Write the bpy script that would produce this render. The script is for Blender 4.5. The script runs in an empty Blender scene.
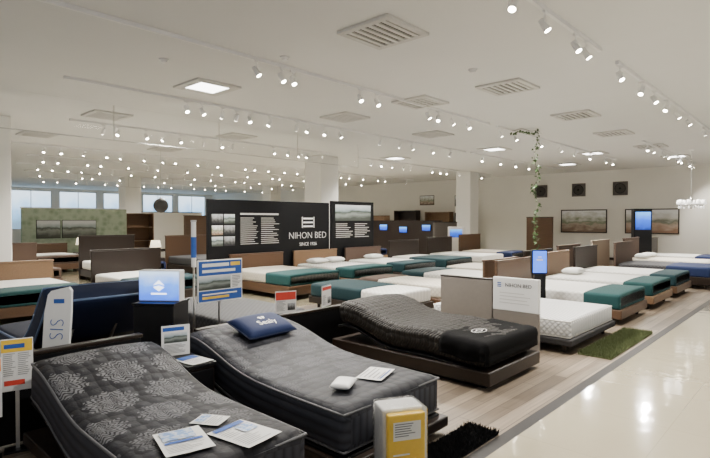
import bpy, bmesh, math, random
from mathutils import Vector, Matrix, noise
random.seed(7)
SC = bpy.context.scene
COL = SC.collection
PI = math.pi
CS, SN = math.cos(math.radians(43)), math.sin(math.radians(43))
H = 3.6          # ceiling height
EYE = 1.6

def at(px, py, z=0.0):
    """point of the horizontal level z seen at photo pixel (px,py)"""
    zc = 512 * (EYE - z) / (py - 220.0)
    xc = (px - 355) / 512.0 * zc
    return (xc * CS - zc * SN, xc * SN + zc * CS)

def y_on(X, px):
    u = (px - 355) / 512.0
    return X * (u * SN + CS) / (u * CS - SN)

# ------------------------------------------------------------------ materials
def new_mat(name):
    m = bpy.data.materials.new(name); m.use_nodes = True
    nt = m.node_tree
    return m, nt, nt.nodes['Principled BSDF']

def nd(nt, t, **kw):
    n = nt.nodes.new(t)
    for k, v in kw.items(): setattr(n, k, v)
    return n

def ma(nt, op, a, b=None, c=None):
    n = nt.nodes.new('ShaderNodeMath'); n.operation = op
    for i, v in enumerate((a, b, c)):
        if v is None: continue
        if isinstance(v, (int, float)): n.inputs[i].default_value = v
        else: nt.links.new(v, n.inputs[i])
    return n.outputs[0]

def mixc(nt, fac, a, b):
    n = nt.nodes.new('ShaderNodeMix'); n.data_type = 'RGBA'
    if isinstance(fac, (int, float)): n.inputs[0].default_value = fac
    else: nt.links.new(fac, n.inputs[0])
    for s, v in ((6, a), (7, b)):
        if isinstance(v, (tuple, list)): n.inputs[s].default_value = (v[0], v[1], v[2], 1)
        else: nt.links.new(v, n.inputs[s])
    return n.outputs[2]

def bump(nt, p, hgt, strength=.3, dist=.01):
    b = nd(nt, 'ShaderNodeBump'); b.inputs['Strength'].default_value = strength
    b.inputs['Distance'].default_value = dist
    nt.links.new(hgt, b.inputs['Height']); nt.links.new(b.outputs[0], p.inputs['Normal'])

def mat(name, col, rough=.6, metal=0, var=.12, scale=20, bmp=0, emit=0, coat=0, spec=.5, ecol=None):
    m, nt, p = new_mat(name)
    tc = nd(nt, 'ShaderNodeTexCoord')
    nz = nd(nt, 'ShaderNodeTexNoise'); nz.inputs['Scale'].default_value = scale
    nz.inputs['Detail'].default_value = 4
    nt.links.new(tc.outputs['Object'], nz.inputs['Vector'])
    c = mixc(nt, nz.outputs[0], tuple(x * (1 - var) for x in col), tuple(min(1, x * (1 + var)) for x in col))
    nt.links.new(c, p.inputs['Base Color'])
    p.inputs['Roughness'].default_value = rough
    p.inputs['Metallic'].default_value = metal
    p.inputs['Specular IOR Level'].default_value = spec
    p.inputs['Coat Weight'].default_value = coat
    if bmp: bump(nt, p, nz.outputs[0], bmp, .01)
    if emit:
        e = ecol or col
        p.inputs['Emission Color'].default_value = (e[0], e[1], e[2], 1)
        p.inputs['Emission Strength'].default_value = emit
    return m

def uvs(nt):
    tc = nd(nt, 'ShaderNodeTexCoord'); s = nd(nt, 'ShaderNodeSeparateXYZ')
    nt.links.new(tc.outputs['UV'], s.inputs[0])
    return tc, s.outputs[0], s.outputs[1]

def damask_mat(name, dark, light, hw, S=.30, ulimit=1.15, fac=.85, tuft=13, bs=.55):
    """quilted ticking: lacy damask medallions on top, quilted border on the sides"""
    m, nt, p = new_mat(name)
    tc, u0, v0 = uvs(nt)
    wz = nd(nt, 'ShaderNodeTexNoise'); wz.inputs['Scale'].default_value = 11; wz.inputs['Detail'].default_value = 3
    nt.links.new(tc.outputs['UV'], wz.inputs['Vector'])
    ws = nd(nt, 'ShaderNodeSeparateColor'); nt.links.new(wz.outputs['Color'], ws.inputs[0])
    u = ma(nt, 'ADD', u0, ma(nt, 'MULTIPLY', ma(nt, 'SUBTRACT', ws.outputs[0], .5), .035))
    v = ma(nt, 'ADD', v0, ma(nt, 'MULTIPLY', ma(nt, 'SUBTRACT', ws.outputs[1], .5), .035))
    uu = ma(nt, 'ADD', ma(nt, 'DIVIDE', u, S * .90), .22)
    row = ma(nt, 'FLOOR', uu)
    off = ma(nt, 'MULTIPLY', ma(nt, 'MODULO', row, 2.0), .5)
    fu = ma(nt, 'SUBTRACT', ma(nt, 'FRACT', uu), .5)
    fv = ma(nt, 'SUBTRACT', ma(nt, 'FRACT', ma(nt, 'ADD', ma(nt, 'ADD', ma(nt, 'DIVIDE', v, S), off), 20.0)), .5)
    a = ma(nt, 'ABSOLUTE', fv)
    b = ma(nt, 'ADD', fu, .04)
    r = ma(nt, 'SQRT', ma(nt, 'ADD', ma(nt, 'MULTIPLY', b, b), ma(nt, 'MULTIPLY', ma(nt, 'MULTIPLY', a, a), 1.15)))
    th = ma(nt, 'ARCTAN2', a, b)
    c9 = ma(nt, 'COSINE', ma(nt, 'MULTIPLY', th, 12))
    edge = ma(nt, 'ADD', ma(nt, 'ADD', .425, ma(nt, 'MULTIPLY', .04, ma(nt, 'COSINE', th))), ma(nt, 'MULTIPLY', .045, c9))
    inside = ma(nt, 'LESS_THAN', r, edge)
    lace = ma(nt, 'GREATER_THAN', ma(nt, 'SINE', ma(nt, 'ADD', ma(nt, 'MULTIPLY', r, 70), ma(nt, 'MULTIPLY', 2.8, c9))), -.2)
    pat = ma(nt, 'MULTIPLY', inside, lace)
    lim = nd(nt, 'ShaderNodeMapRange'); lim.inputs[1].default_value = ulimit - .3; lim.inputs[2].default_value = ulimit + .1
    lim.inputs[3].default_value = 1; lim.inputs[4].default_value = 0
    nt.links.new(u0, lim.inputs[0])
    av = ma(nt, 'ABSOLUTE', v0)
    side = ma(nt, 'MAXIMUM', ma(nt, 'GREATER_THAN', av, hw - .01), ma(nt, 'GREATER_THAN', u0, 1.945))
    top = ma(nt, 'SUBTRACT', 1.0, side)
    nz = nd(nt, 'ShaderNodeTexNoise'); nz.inputs['Scale'].default_value = 55
    nt.links.new(tc.outputs['UV'], nz.inputs['Vector'])
    pat = ma(nt, 'MULTIPLY', ma(nt, 'MULTIPLY', pat, lim.outputs[0]), top)
    vo = nd(nt, 'ShaderNodeTexVoronoi'); vo.inputs['Scale'].default_value = tuft; vo.inputs['Randomness'].default_value = .4
    nt.links.new(tc.outputs['UV'], vo.inputs['Vector'])
    d = ma(nt, 'MINIMUM', ma(nt, 'MULTIPLY', vo.outputs['Distance'], 1.3), 1.0)
    base = mixc(nt, d, tuple(x * 1.3 for x in dark), tuple(x * .5 for x in dark))
    base = mixc(nt, ma(nt, 'MULTIPLY', nz.outputs[0], .3), base, tuple(x * 1.8 for x in dark))
    rib = ma(nt, 'ABSOLUTE', ma(nt, 'SINE', ma(nt, 'MULTIPLY', v0, 50)))
    base = mixc(nt, side, base, mixc(nt, rib, tuple(x * 1.0 for x in dark), tuple(x * 2.1 for x in dark)))
    c = mixc(nt, ma(nt, 'MULTIPLY', pat, ma(nt, 'ADD', fac * .6, ma(nt, 'MULTIPLY', nz.outputs[0], fac * .6))), base, light)
    nt.links.new(c, p.inputs['Base Color']); p.inputs['Roughness'].default_value = .6
    p.inputs['Specular IOR Level'].default_value = .22
    hgt = ma(nt, 'ADD', ma(nt, 'MULTIPLY', ma(nt, 'SUBTRACT', 1.0, d), 1.0), ma(nt, 'MULTIPLY', nz.outputs[0], .2))
    hgt = ma(nt, 'ADD', ma(nt, 'MULTIPLY', hgt, top), ma(nt, 'MULTIPLY', rib, ma(nt, 'MULTIPLY', side, .2)))
    bump(nt, p, hgt, bs, .020)
    return m

def wave_mat(name, centre, edge, k=95, strength=.8):
    """dark quilt with a fine wavy woven texture"""
    m, nt, p = new_mat(name)
    tc, u, v = uvs(nt)
    s = ma(nt, 'SINE', ma(nt, 'ADD', ma(nt, 'MULTIPLY', u, k), ma(nt, 'MULTIPLY', 2.0, ma(nt, 'SINE', ma(nt, 'MULTIPLY', v, 42)))))
    s = ma(nt, 'ABSOLUTE', s)
    vo = nd(nt, 'ShaderNodeTexVoronoi'); vo.inputs['Scale'].default_value = 14; vo.inputs['Randomness'].default_value = .3
    nt.links.new(tc.outputs['UV'], vo.inputs['Vector'])
    pf = ma(nt, 'SUBTRACT', 1.0, ma(nt, 'MINIMUM', ma(nt, 'MULTIPLY', vo.outputs['Distance'], 1.4), 1.0))
    f = ma(nt, 'MULTIPLY', s, ma(nt, 'ADD', .35, ma(nt, 'MULTIPLY', pf, .65)))
    nt.links.new(mixc(nt, f, edge, centre), p.inputs['Base Color']); p.inputs['Roughness'].default_value = .6
    p.inputs['Specular IOR Level'].default_value = .22
    bump(nt, p, ma(nt, 'ADD', ma(nt, 'MULTIPLY', s, .35), pf), strength, .022)
    return m

def quilt_mat(name, a, b, k=60, strength=.5, rough=.75, contrast=1.0):
    m, nt, p = new_mat(name)
    tc, u, v = uvs(nt)
    s = ma(nt, 'MULTIPLY', ma(nt, 'SINE', ma(nt, 'MULTIPLY', ma(nt, 'ADD', u, v), k)), ma(nt, 'SINE', ma(nt, 'MULTIPLY', ma(nt, 'SUBTRACT', u, v), k)))
    s = ma(nt, 'ABSOLUTE', s)
    f = ma(nt, 'POWER', s, contrast)
    nt.links.new(mixc(nt, f, a, b), p.inputs['Base Color'])
    p.inputs['Roughness'].default_value = rough
    bump(nt, p, ma(nt, 'POWER', s, .5), strength, .01)
    return m

def wood_mat(name, a, b, rough=.45, stretch=(1, 14, 14), coat=0):
    m, nt, p = new_mat(name)
    tc = nd(nt, 'ShaderNodeTexCoord'); mp = nd(nt, 'ShaderNodeMapping')
    mp.inputs['Scale'].default_value = stretch
    nt.links.new(tc.outputs['Object'], mp.inputs[0])
    nz = nd(nt, 'ShaderNodeTexNoise'); nz.inputs['Scale'].default_value = 3; nz.inputs['Detail'].default_value = 6
    nt.links.new(mp.outputs[0], nz.inputs['Vector'])
    nt.links.new(mixc(nt, nz.outputs[0], a, b), p.inputs['Base Color'])
    p.inputs['Roughness'].default_value = rough; p.inputs['Coat Weight'].default_value = coat
    p.inputs['Specular IOR Level'].default_value = .35
    bump(nt, p, nz.outputs[0], .1, .004)
    return m

def plank_mat():
    m, nt, p = new_mat('grey_brown_planks')
    tc = nd(nt, 'ShaderNodeTexCoord'); mp = nd(nt, 'ShaderNodeMapping')
    mp.inputs['Rotation'].default_value = (0, 0, PI / 2)
    nt.links.new(tc.outputs['Object'], mp.inputs[0])
    br = nd(nt, 'ShaderNodeTexBrick'); br.offset = .37
    br.inputs['Scale'].default_value = 1; br.inputs['Brick Width'].default_value = 1.2
    br.inputs['Row Height'].default_value = .13; br.inputs['Mortar Size'].default_value = .003
    br.inputs['Color1'].default_value = (.115, .088, .064, 1); br.inputs['Color2'].default_value = (.25, .20, .15, 1)
    br.inputs['Mortar'].default_value = (.04, .03, .022, 1)
    nt.links.new(mp.outputs[0], br.inputs['Vector'])
    mp2 = nd(nt, 'ShaderNodeMapping'); mp2.inputs['Scale'].default_value = (30, 1.2, 1)
    nt.links.new(tc.outputs['Object'], mp2.inputs[0])
    nz = nd(nt, 'ShaderNodeTexNoise'); nz.inputs['Scale'].default_value = 1.5; nz.inputs['Detail'].default_value = 6
    nt.links.new(mp2.outputs[0], nz.inputs['Vector'])
    g = ma(nt, 'ADD', .45, ma(nt, 'MULTIPLY', nz.outputs[0], 1.1))
    mm = nt.nodes.new('ShaderNodeMix'); mm.data_type = 'RGBA'; mm.blend_type = 'MULTIPLY'
    mm.inputs[0].default_value = 1
    nt.links.new(br.outputs[0], mm.inputs[6]); nt.links.new(g, mm.inputs[7])
    nt.links.new(mm.outputs[2], p.inputs['Base Color']); p.inputs['Roughness'].default_value = .4
    p.inputs['Specular IOR Level'].default_value = .35
    return m

def tile_mat():
    m, nt, p = new_mat('glossy_cream_tile')
    tc = nd(nt, 'ShaderNodeTexCoord')
    br = nd(nt, 'ShaderNodeTexBrick'); br.offset = 0
    br.inputs['Scale'].default_value = 1; br.inputs['Brick Width'].default_value = .9
    br.inputs['Row Height'].default_value = .9; br.inputs['Mortar Size'].default_value = .0025
    br.inputs['Color1'].default_value = (.46, .405, .275, 1); br.inputs['Color2'].default_value = (.445, .39, .265, 1)
    br.inputs['Mortar'].default_value = (.36, .315, .21, 1)
    nt.links.new(tc.outputs['Object'], br.inputs['Vector'])
    nz = nd(nt, 'ShaderNodeTexNoise'); nz.inputs['Scale'].default_value = 4.5; nz.inputs['Detail'].default_value = 3
    nt.links.new(tc.outputs['Object'], nz.inputs['Vector'])
    nt.links.new(br.outputs[0], p.inputs['Base Color'])
    p.inputs['Roughness'].default_value = .12
    p.inputs['Specular IOR Level'].default_value = .9
    p.inputs['Coat Weight'].default_value = 1; p.inputs['Coat Roughness'].default_value = .07; p.inputs['Coat IOR'].default_value = 2.5
    bump(nt, p, nz.outputs[0], .14, .018)
    nt.links.new(p.inputs['Normal'].links[0].from_socket, p.inputs['Coat Normal'])
    return m

def picture_mat(name, cols, rough=.4, hz=.45, amp=.5, sc=3, emit=0):
    m, nt, p = new_mat(name)
    tc = nd(nt, 'ShaderNodeTexCoord'); s = nd(nt, 'ShaderNodeSeparateXYZ')
    nt.links.new(tc.outputs['Generated'], s.inputs[0])
    nz = nd(nt, 'ShaderNodeTexNoise'); nz.inputs['Scale'].default_value = sc; nz.inputs['Detail'].default_value = 6
    nt.links.new(tc.outputs['Generated'], nz.inputs['Vector'])
    f = ma(nt, 'ADD', s.outputs[2], ma(nt, 'MULTIPLY', ma(nt, 'SUBTRACT', nz.outputs[0], .5), amp))
    r = nd(nt, 'ShaderNodeValToRGB'); el = r.color_ramp.elements
    while len(el) < len(cols): el.new(.5)
    for i, (pos, c) in enumerate(cols):
        el[i].position = pos; el[i].color = (c[0], c[1], c[2], 1)
    nt.links.new(f, r.inputs[0]); nt.links.new(r.outputs[0], p.inputs['Base Color'])
    p.inputs['Roughness'].default_value = rough
    if emit:
        nt.links.new(r.outputs[0], p.inputs['Emission Color']); p.inputs['Emission Strength'].default_value = emit
    return m

def wallpaper_mat():
    m, nt, p = new_mat('leafy_wallpaper')
    tc = nd(nt, 'ShaderNodeTexCoord')
    vo = nd(nt, 'ShaderNodeTexVoronoi'); vo.inputs['Scale'].default_value = 5; vo.inputs['Randomness'].default_value = .8
    nt.links.new(tc.outputs['Object'], vo.inputs['Vector'])
    nz = nd(nt, 'ShaderNodeTexNoise'); nz.inputs['Scale'].default_value = 9; nz.inputs['Distortion'].default_value = 1.5
    nt.links.new(tc.outputs['Object'], nz.inputs['Vector'])
    f = ma(nt, 'MULTIPLY', ma(nt, 'MINIMUM', ma(nt, 'MULTIPLY', vo.outputs['Distance'], 1.4), 1.0), ma(nt, 'ADD', .5, nz.outputs[0]))
    nt.links.new(mixc(nt, f, (.20, .28, .19), (.38, .46, .36)), p.inputs['Base Color'])
    p.inputs['Roughness'].default_value = .7
    return m

def glass_mat(name='clear_glass', rough=.02, k=.7, bmp=0):
    m, nt, p = new_mat(name)
    out = nt.nodes['Material Output']
    tr = nd(nt, 'ShaderNodeBsdfTransparent'); gl = nd(nt, 'ShaderNodeBsdfGlossy')
    gl.inputs['Roughness'].default_value = rough
    lw = nd(nt, 'ShaderNodeLayerWeight'); lw.inputs[0].default_value = .25
    mx = nd(nt, 'ShaderNodeMixShader')
    f = ma(nt, 'MULTIPLY', lw.outputs['Fresnel'], k)
    if bmp:
        tc = nd(nt, 'ShaderNodeTexCoord'); nz = nd(nt, 'ShaderNodeTexNoise'); nz.inputs['Scale'].default_value = 14; nz.inputs['Detail'].default_value = 5
        nt.links.new(tc.outputs['Object'], nz.inputs['Vector'])
        b = nd(nt, 'ShaderNodeBump'); b.inputs['Strength'].default_value = bmp; b.inputs['Distance'].default_value = .03
        nt.links.new(nz.outputs[0], b.inputs['Height']); nt.links.new(b.outputs[0], gl.inputs['Normal']); nt.links.new(b.outputs[0], lw.inputs['Normal'])
    nt.links.new(f, mx.inputs[0]); nt.links.new(tr.outputs[0], mx.inputs[1]); nt.links.new(gl.outputs[0], mx.inputs[2])
    nt.links.new(mx.outputs[0], out.inputs[0])
    return m

M = dict(
    ceil=mat('ceiling_paint', (.735, .735, .72), .8, var=.02, scale=2),
    wall=mat('wall_paint', (.80, .775, .71), .8, var=.03, scale=2),
    pillar=mat('pillar_paint', (.82, .81, .77), .7, var=.03, scale=2),
    planks=plank_mat(), tile=tile_mat(),
    strip=mat('dark_edge_strip', (.018, .016, .016), .5, spec=.3),
    black=mat('black_satin', (.005, .005, .006), .4, var=.3, spec=.22),
    charcoal=mat('charcoal_fabric', (.035, .034, .036), .8, bmp=.2, scale=120),
    dwood=wood_mat('dark_walnut', (.008, .0055, .004), (.028, .017, .012), .38),
    mwood=wood_mat('walnut', (.06, .032, .018), (.125, .07, .039), .4),
    lwood=wood_mat('oak', (.15, .088, .048), (.25, .155, .088), .45),
    greyfab=mat('dark_grey_upholstery', (.034, .032, .033), .85, bmp=.3, scale=150, spec=.25),
    taupe=mat('taupe_panel', (.20, .175, .15), .6, var=.08),
    dtaupe=mat('dark_taupe_panel', (.10, .086, .075), .6, var=.08),
    brownfab=mat('brown_upholstery', (.085, .052, .037), .8, bmp=.2, scale=100),
    beigefab=mat('beige_upholstery', (.42, .35, .27), .8, bmp=.2, scale=100),
    dam=damask_mat('charcoal_damask', (.018, .018, .022), (.165, .165, .175), .43, .38, 1.6, .9, 12, .5),
    dam2=damask_mat('slate_damask', (.020, .021, .027), (.075, .075, .088), .52, .34, 1.5, .8, 11, .5),
    honey=wave_mat('black_wavy_quilt', (.036, .030, .025), (.003, .003, .003)),
    white=quilt_mat('white_quilt', (.64, .63, .595), (.78, .77, .735), 34, .35),
    lgrey=quilt_mat('pale_grey_quilt', (.42, .425, .43), (.76, .755, .74), 46, .8),
    cream=quilt_mat('cream_quilt', (.58, .53, .45), (.70, .65, .56), 34, .35),
    darkq=quilt_mat('charcoal_quilt', (.02, .02, .023), (.05, .05, .055), 40, .4),
    greyblue=mat('light_blue_piping', (.11, .17, .30), .7),
    teal=mat('teal_throw', (.011, .058, .060), .8, bmp=.2, scale=100, var=.2, spec=.3),
    tealb=mat('dark_teal_throw', (.008, .034, .042), .8, bmp=.2, scale=100, var=.2, spec=.3),
    navy=mat('navy_fabric', (.008, .018, .070), .75, bmp=.15, scale=120, spec=.3),
    navyd=mat('deep_navy_cover', (.005, .011, .038), .7, bmp=.15, scale=120, spec=.3),
    blackfab=mat('black_throw', (.003, .003, .0035), .85, bmp=.25, scale=90, spec=.10),
    pipe=mat('grey_piping', (.085, .085, .092), .6),
    pipew=mat('white_piping', (.62, .60, .56), .7),
    paper=mat('white_paper', (.80, .795, .78), .7, var=.03),
    ink=mat('black_ink', (.03, .03, .035), .7), inkw=mat('white_ink', (.85, .85, .83), .6, var=.02),
    inkg=mat('grey_ink', (.25, .25, .26), .7),
    inkb=mat('blue_ink', (.02, .09, .38), .6), inkr=mat('red_ink', (.62, .05, .03), .6), inko=mat('orange_ink', (.85, .35, .05), .6),
    inky=mat('yellow_ink', (.85, .55, .04), .6),
    yellow=mat('yellow_foam', (.82, .53, .015), .35, var=.08, bmp=.1, scale=60, coat=.6),
    whiteplastic=mat('white_plastic', (.80, .797, .785), .35, var=.03),
    metal=mat('brushed_metal', (.55, .54, .52), .3, 1),
    slat=mat('vent_metal', (.58, .57, .545), .5, var=.03), ventdark=mat('vent_shadow', (.05, .045, .04), .8),
    lamp=mat('lamp_glow', (1, .9, .75), .5, emit=85, ecol=(1, .89, .70)),
    panel=mat('panel_glow', (1, .97, .9), .5, emit=9, ecol=(1, .98, .93)),
    bluelit=mat('blue_lit_panel', (.05, .18, .9), .4, emit=1.6, ecol=(.05, .18, 1)),
    screen=picture_mat('blue_screen', [(0, (.01, .03, .22)), (.5, (.02, .12, .75)), (1, (.12, .4, 1))], emit=1.4),
    sky=picture_mat('daylight_pane', [(.1, (.16, .26, .36)), (.4, (.24, .45, .7)), (.6, (.45, .68, .95)), (.9, (.7, .86, 1))], emit=2.2, amp=.8, sc=4),
    photo=picture_mat('lake_photo', [(.15, (.05, .06, .05)), (.4, (.25, .28, .26)), (.52, (.04, .06, .04)), (.66, (.35, .42, .45)), (.9, (.62, .66, .68))], hz=.5, amp=.45),
    photob=picture_mat('blue_photo', [(.15, (.02, .06, .2)), (.45, (.06, .2, .5)), (.6, (.5, .55, .6)), (.9, (.2, .45, .8))], amp=.8, sc=5),
    photo2=picture_mat('garden_photo', [(.1, (.20, .13, .09)), (.32, (.40, .33, .26)), (.48, (.18, .22, .13)), (.66, (.50, .50, .44)), (.92, (.80, .82, .82))], amp=.9, sc=5),
    photo3=picture_mat('terrace_photo', [(.1, (.28, .16, .10)), (.32, (.48, .36, .28)), (.5, (.16, .18, .13)), (.68, (.55, .54, .50)), (.92, (.82, .83, .83))], amp=.7, sc=4),
    photod=picture_mat('dark_photo', [(.1, (.01, .01, .012)), (.4, (.07, .07, .07)), (.6, (.2, .2, .2)), (.95, (.42, .44, .47))], amp=.9, sc=5),
    wallpaper=wallpaper_mat(), glass=glass_mat('clear_glass', .02, .38), film=glass_mat('clear_film', .08, .9, .3),
    leaf=mat('ivy_leaf', (.04, .095, .02), .5, var=.6, scale=25), stem=mat('vine_stem', (.08, .09, .035), .8),
    pot=mat('clay_pot', (.5, .42, .34), .7),
    grass=mat('moss_pile', (.105, .125, .055), .9, var=.5, scale=40, spec=.15), blackpile=mat('black_pile', (.007, .007, .008), .8, var=.4, scale=40, spec=.15),
    shade=mat('lamp_shade', (.9, .8, .62), .8, emit=1.6, ecol=(1, .87, .66)),
    crystal=mat('white_pendant', (.95, .93, .9), .3, emit=1.2, ecol=(1, .97, .92)),
    globe=mat('dark_globe', (.025, .022, .02), .5, var=.7, scale=30, bmp=.5),
    litwhite=mat('lit_white', (.9, .95, 1), .4, emit=3),
)

# ------------------------------------------------------------------ object helpers
def thing(name, label, cat, loc=(0, 0, 0), rz=0, group=None):
    o = bpy.data.objects.new(name, None); COL.objects.link(o)
    o.empty_display_size = .1
    o.location = loc; o.rotation_euler = (0, 0, rz); o['label'] = label; o['category'] = cat
    if group: o['group'] = group
    return o

def OBJ(name, bm, m, parent=None, smooth=False, label=None):
    me = bpy.data.meshes.new(name)
    bmesh.ops.recalc_face_normals(bm, faces=bm.faces)
    bm.to_mesh(me); bm.free()
    me.materials.append(m)
    if smooth: me.polygons.foreach_set('use_smooth', [True] * len(me.polygons))
    o = bpy.data.objects.new(name, me); COL.objects.link(o)
    if parent: o.parent = parent
    if label: o['label'] = label
    return o

def tag(o, label, cat, group=None):
    o['label'] = label; o['category'] = cat
    if group: o['group'] = group
    return o

def BM(): return bmesh.new()

def box(bm, x0, x1, y0, y1, z0, z1, bev=0, seg=2):
    r = bmesh.ops.create_cube(bm, size=1)
    for v in r['verts']:
        v.co = Vector(((x0 + x1) / 2 + v.co.x * (x1 - x0), (y0 + y1) / 2 + v.co.y * (y1 - y0), (z0 + z1) / 2 + v.co.z * (z1 - z0)))
    if bev:
        es = set(e for v in r['verts'] for e in v.link_edges)
        bmesh.ops.bevel(bm, geom=list(es), offset=bev, segments=seg, affect='EDGES', profile=.5)
    return bm

def cyl(bm, p, q, r1, r2=None, seg=14):
    p, q = Vector(p), Vector(q); d = q - p
    mtx = Matrix.Translation((p + q) / 2) @ d.to_track_quat('Z', 'Y').to_matrix().to_4x4()
    bmesh.ops.create_cone(bm, cap_ends=True, segments=seg, radius1=r1, radius2=r1 if r2 is None else r2, depth=d.length, matrix=mtx)
    return bm

def lathe(bm, prof, seg=20, c=(0, 0)):
    rings = []
    for r, z in prof:
        rings.append([bm.verts.new((c[0] + r * math.cos(2 * PI * k / seg), c[1] + r * math.sin(2 * PI * k / seg), z)) for k in range(seg)])
    for a, b in zip(rings, rings[1:]):
        for k in range(seg):
            bm.faces.new((a[k], a[(k + 1) % seg], b[(k + 1) % seg], b[k]))
    bm.faces.new(rings[0][::-1]); bm.faces.new(rings[-1])
    return bm

def tube(bm, pts, r, closed=False, seg=6):
    pts = [Vector(p) for p in pts]; n = len(pts); rings = []
    for i, p in enumerate(pts):
        a = pts[(i - 1) % n] if closed or i > 0 else p
        b = pts[(i + 1) % n] if closed or i < n - 1 else p
        t = (b - a).normalized()
        up = Vector((0, 0, 1)) if abs(t.z) < .9 else Vector((1, 0, 0))
        s = t.cross(up).normalized(); w = s.cross(t)
        rings.append([bm.verts.new(p + s * r * math.cos(2 * PI * k / seg) + w * r * math.sin(2 * PI * k / seg)) for k in range(seg)])
    m = n if closed else n - 1
    for i in range(m):
        a, b = rings[i], rings[(i + 1) % n]
        for k in range(seg): bm.faces.new((a[k], a[(k + 1) % seg], b[(k + 1) % seg], b[k]))
    if not closed:
        bm.faces.new(rings[0][::-1]); bm.faces.new(rings[-1])
    return bm

def rects(bm, rl, d):
    """flat printed rectangles on a face that looks to -y, lying d in front of it"""
    for x0, z0, x1, z1 in rl:
        v = [bm.verts.new(c) for c in ((x0, -d, z0), (x1, -d, z0), (x1, -d, z1), (x0, -d, z1))]
        bm.faces.new(v)
    return bm

def text(body, size, m, parent, loc, align='CENTER', name='lettering', mtx=None, thin=0):
    cu = bpy.data.curves.new('t', 'FONT'); cu.body = body; cu.size = size; cu.align_x = align; cu.align_y = 'CENTER'
    cu.extrude = .0008; cu.resolution_u = 3; cu.offset = -thin
    tmp = bpy.data.objects.new('t', cu); COL.objects.link(tmp)
    bpy.context.view_layer.update()
    me = bpy.data.meshes.new_from_object(tmp.evaluated_get(bpy.context.evaluated_depsgraph_get()))
    bpy.data.objects.remove(tmp)
    me.name = name
    me.transform(mtx if mtx else (Matrix.Translation(loc) @ Matrix.Rotation(PI / 2, 4, 'X')))
    me.materials.clear(); me.materials.append(m)
    o = bpy.data.objects.new(name, me); COL.objects.link(o)
    if parent: o.parent = parent
    return o

def textlines(x0, x1, z0, z1, n, fill=.5):
    out = []; st = (z1 - z0) / n
    for i in range(n):
        z = z1 - st * i
        out.append((x0, z - st * fill, x0 + (x1 - x0) * random.uniform(.6, 1), z))
    return out

def copy_tree(o, loc, rz, label=None, parent=None):
    c = o.copy(); COL.objects.link(c)
    if parent: c.parent = parent
    else:
        c.location = loc; c.rotation_euler = (0, 0, rz)
        if label: c['label'] = label
    for ch in list(o.children): copy_tree(ch, None, None, None, c)
    return c

# ------------------------------------------------------------------ mattress sweep
def chaikin(p, n=3):
    for _ in range(n):
        q = [p[0]]
        for a, b in zip(p, p[1:]):
            q.append((a[0] * .75 + b[0] * .25, a[1] * .75 + b[1] * .25)); q.append((a[0] * .25 + b[0] * .75, a[1] * .25 + b[1] * .75))
        q.append(p[-1]); p = q
    return p

class Path:
    def __init__(s, pts):
        s.p = chaikin(pts) if len(pts) > 2 else pts
        s.s = [0]
        for a, b in zip(s.p, s.p[1:]): s.s.append(s.s[-1] + math.hypot(b[0] - a[0], b[1] - a[1]))
        s.L = s.s[-1]
    def P(s, t):
        t = min(max(t, 0), s.L)
        for i in range(len(s.p) - 1):
            if t <= s.s[i + 1] or i == len(s.p) - 2:
                f = (t - s.s[i]) / max(1e-9, s.s[i + 1] - s.s[i])
                a, b = s.p[i], s.p[i + 1]
                return (a[0] + (b[0] - a[0]) * f, a[1] + (b[1] - a[1]) * f)
    def T(s, t):
        a, b = s.P(t - .03), s.P(t + .03); d = math.hypot(b[0] - a[0], b[1] - a[1])
        return ((b[0] - a[0]) / d, (b[1] - a[1]) / d)
    def z_at(s, x):
        best = min(range(201), key=lambda i: abs(s.P(s.L * i / 200)[0] - x))
        return s.P(s.L * best / 200)[1], math.atan2(s.T(s.L * best / 200)[1], s.T(s.L * best / 200)[0])

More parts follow.
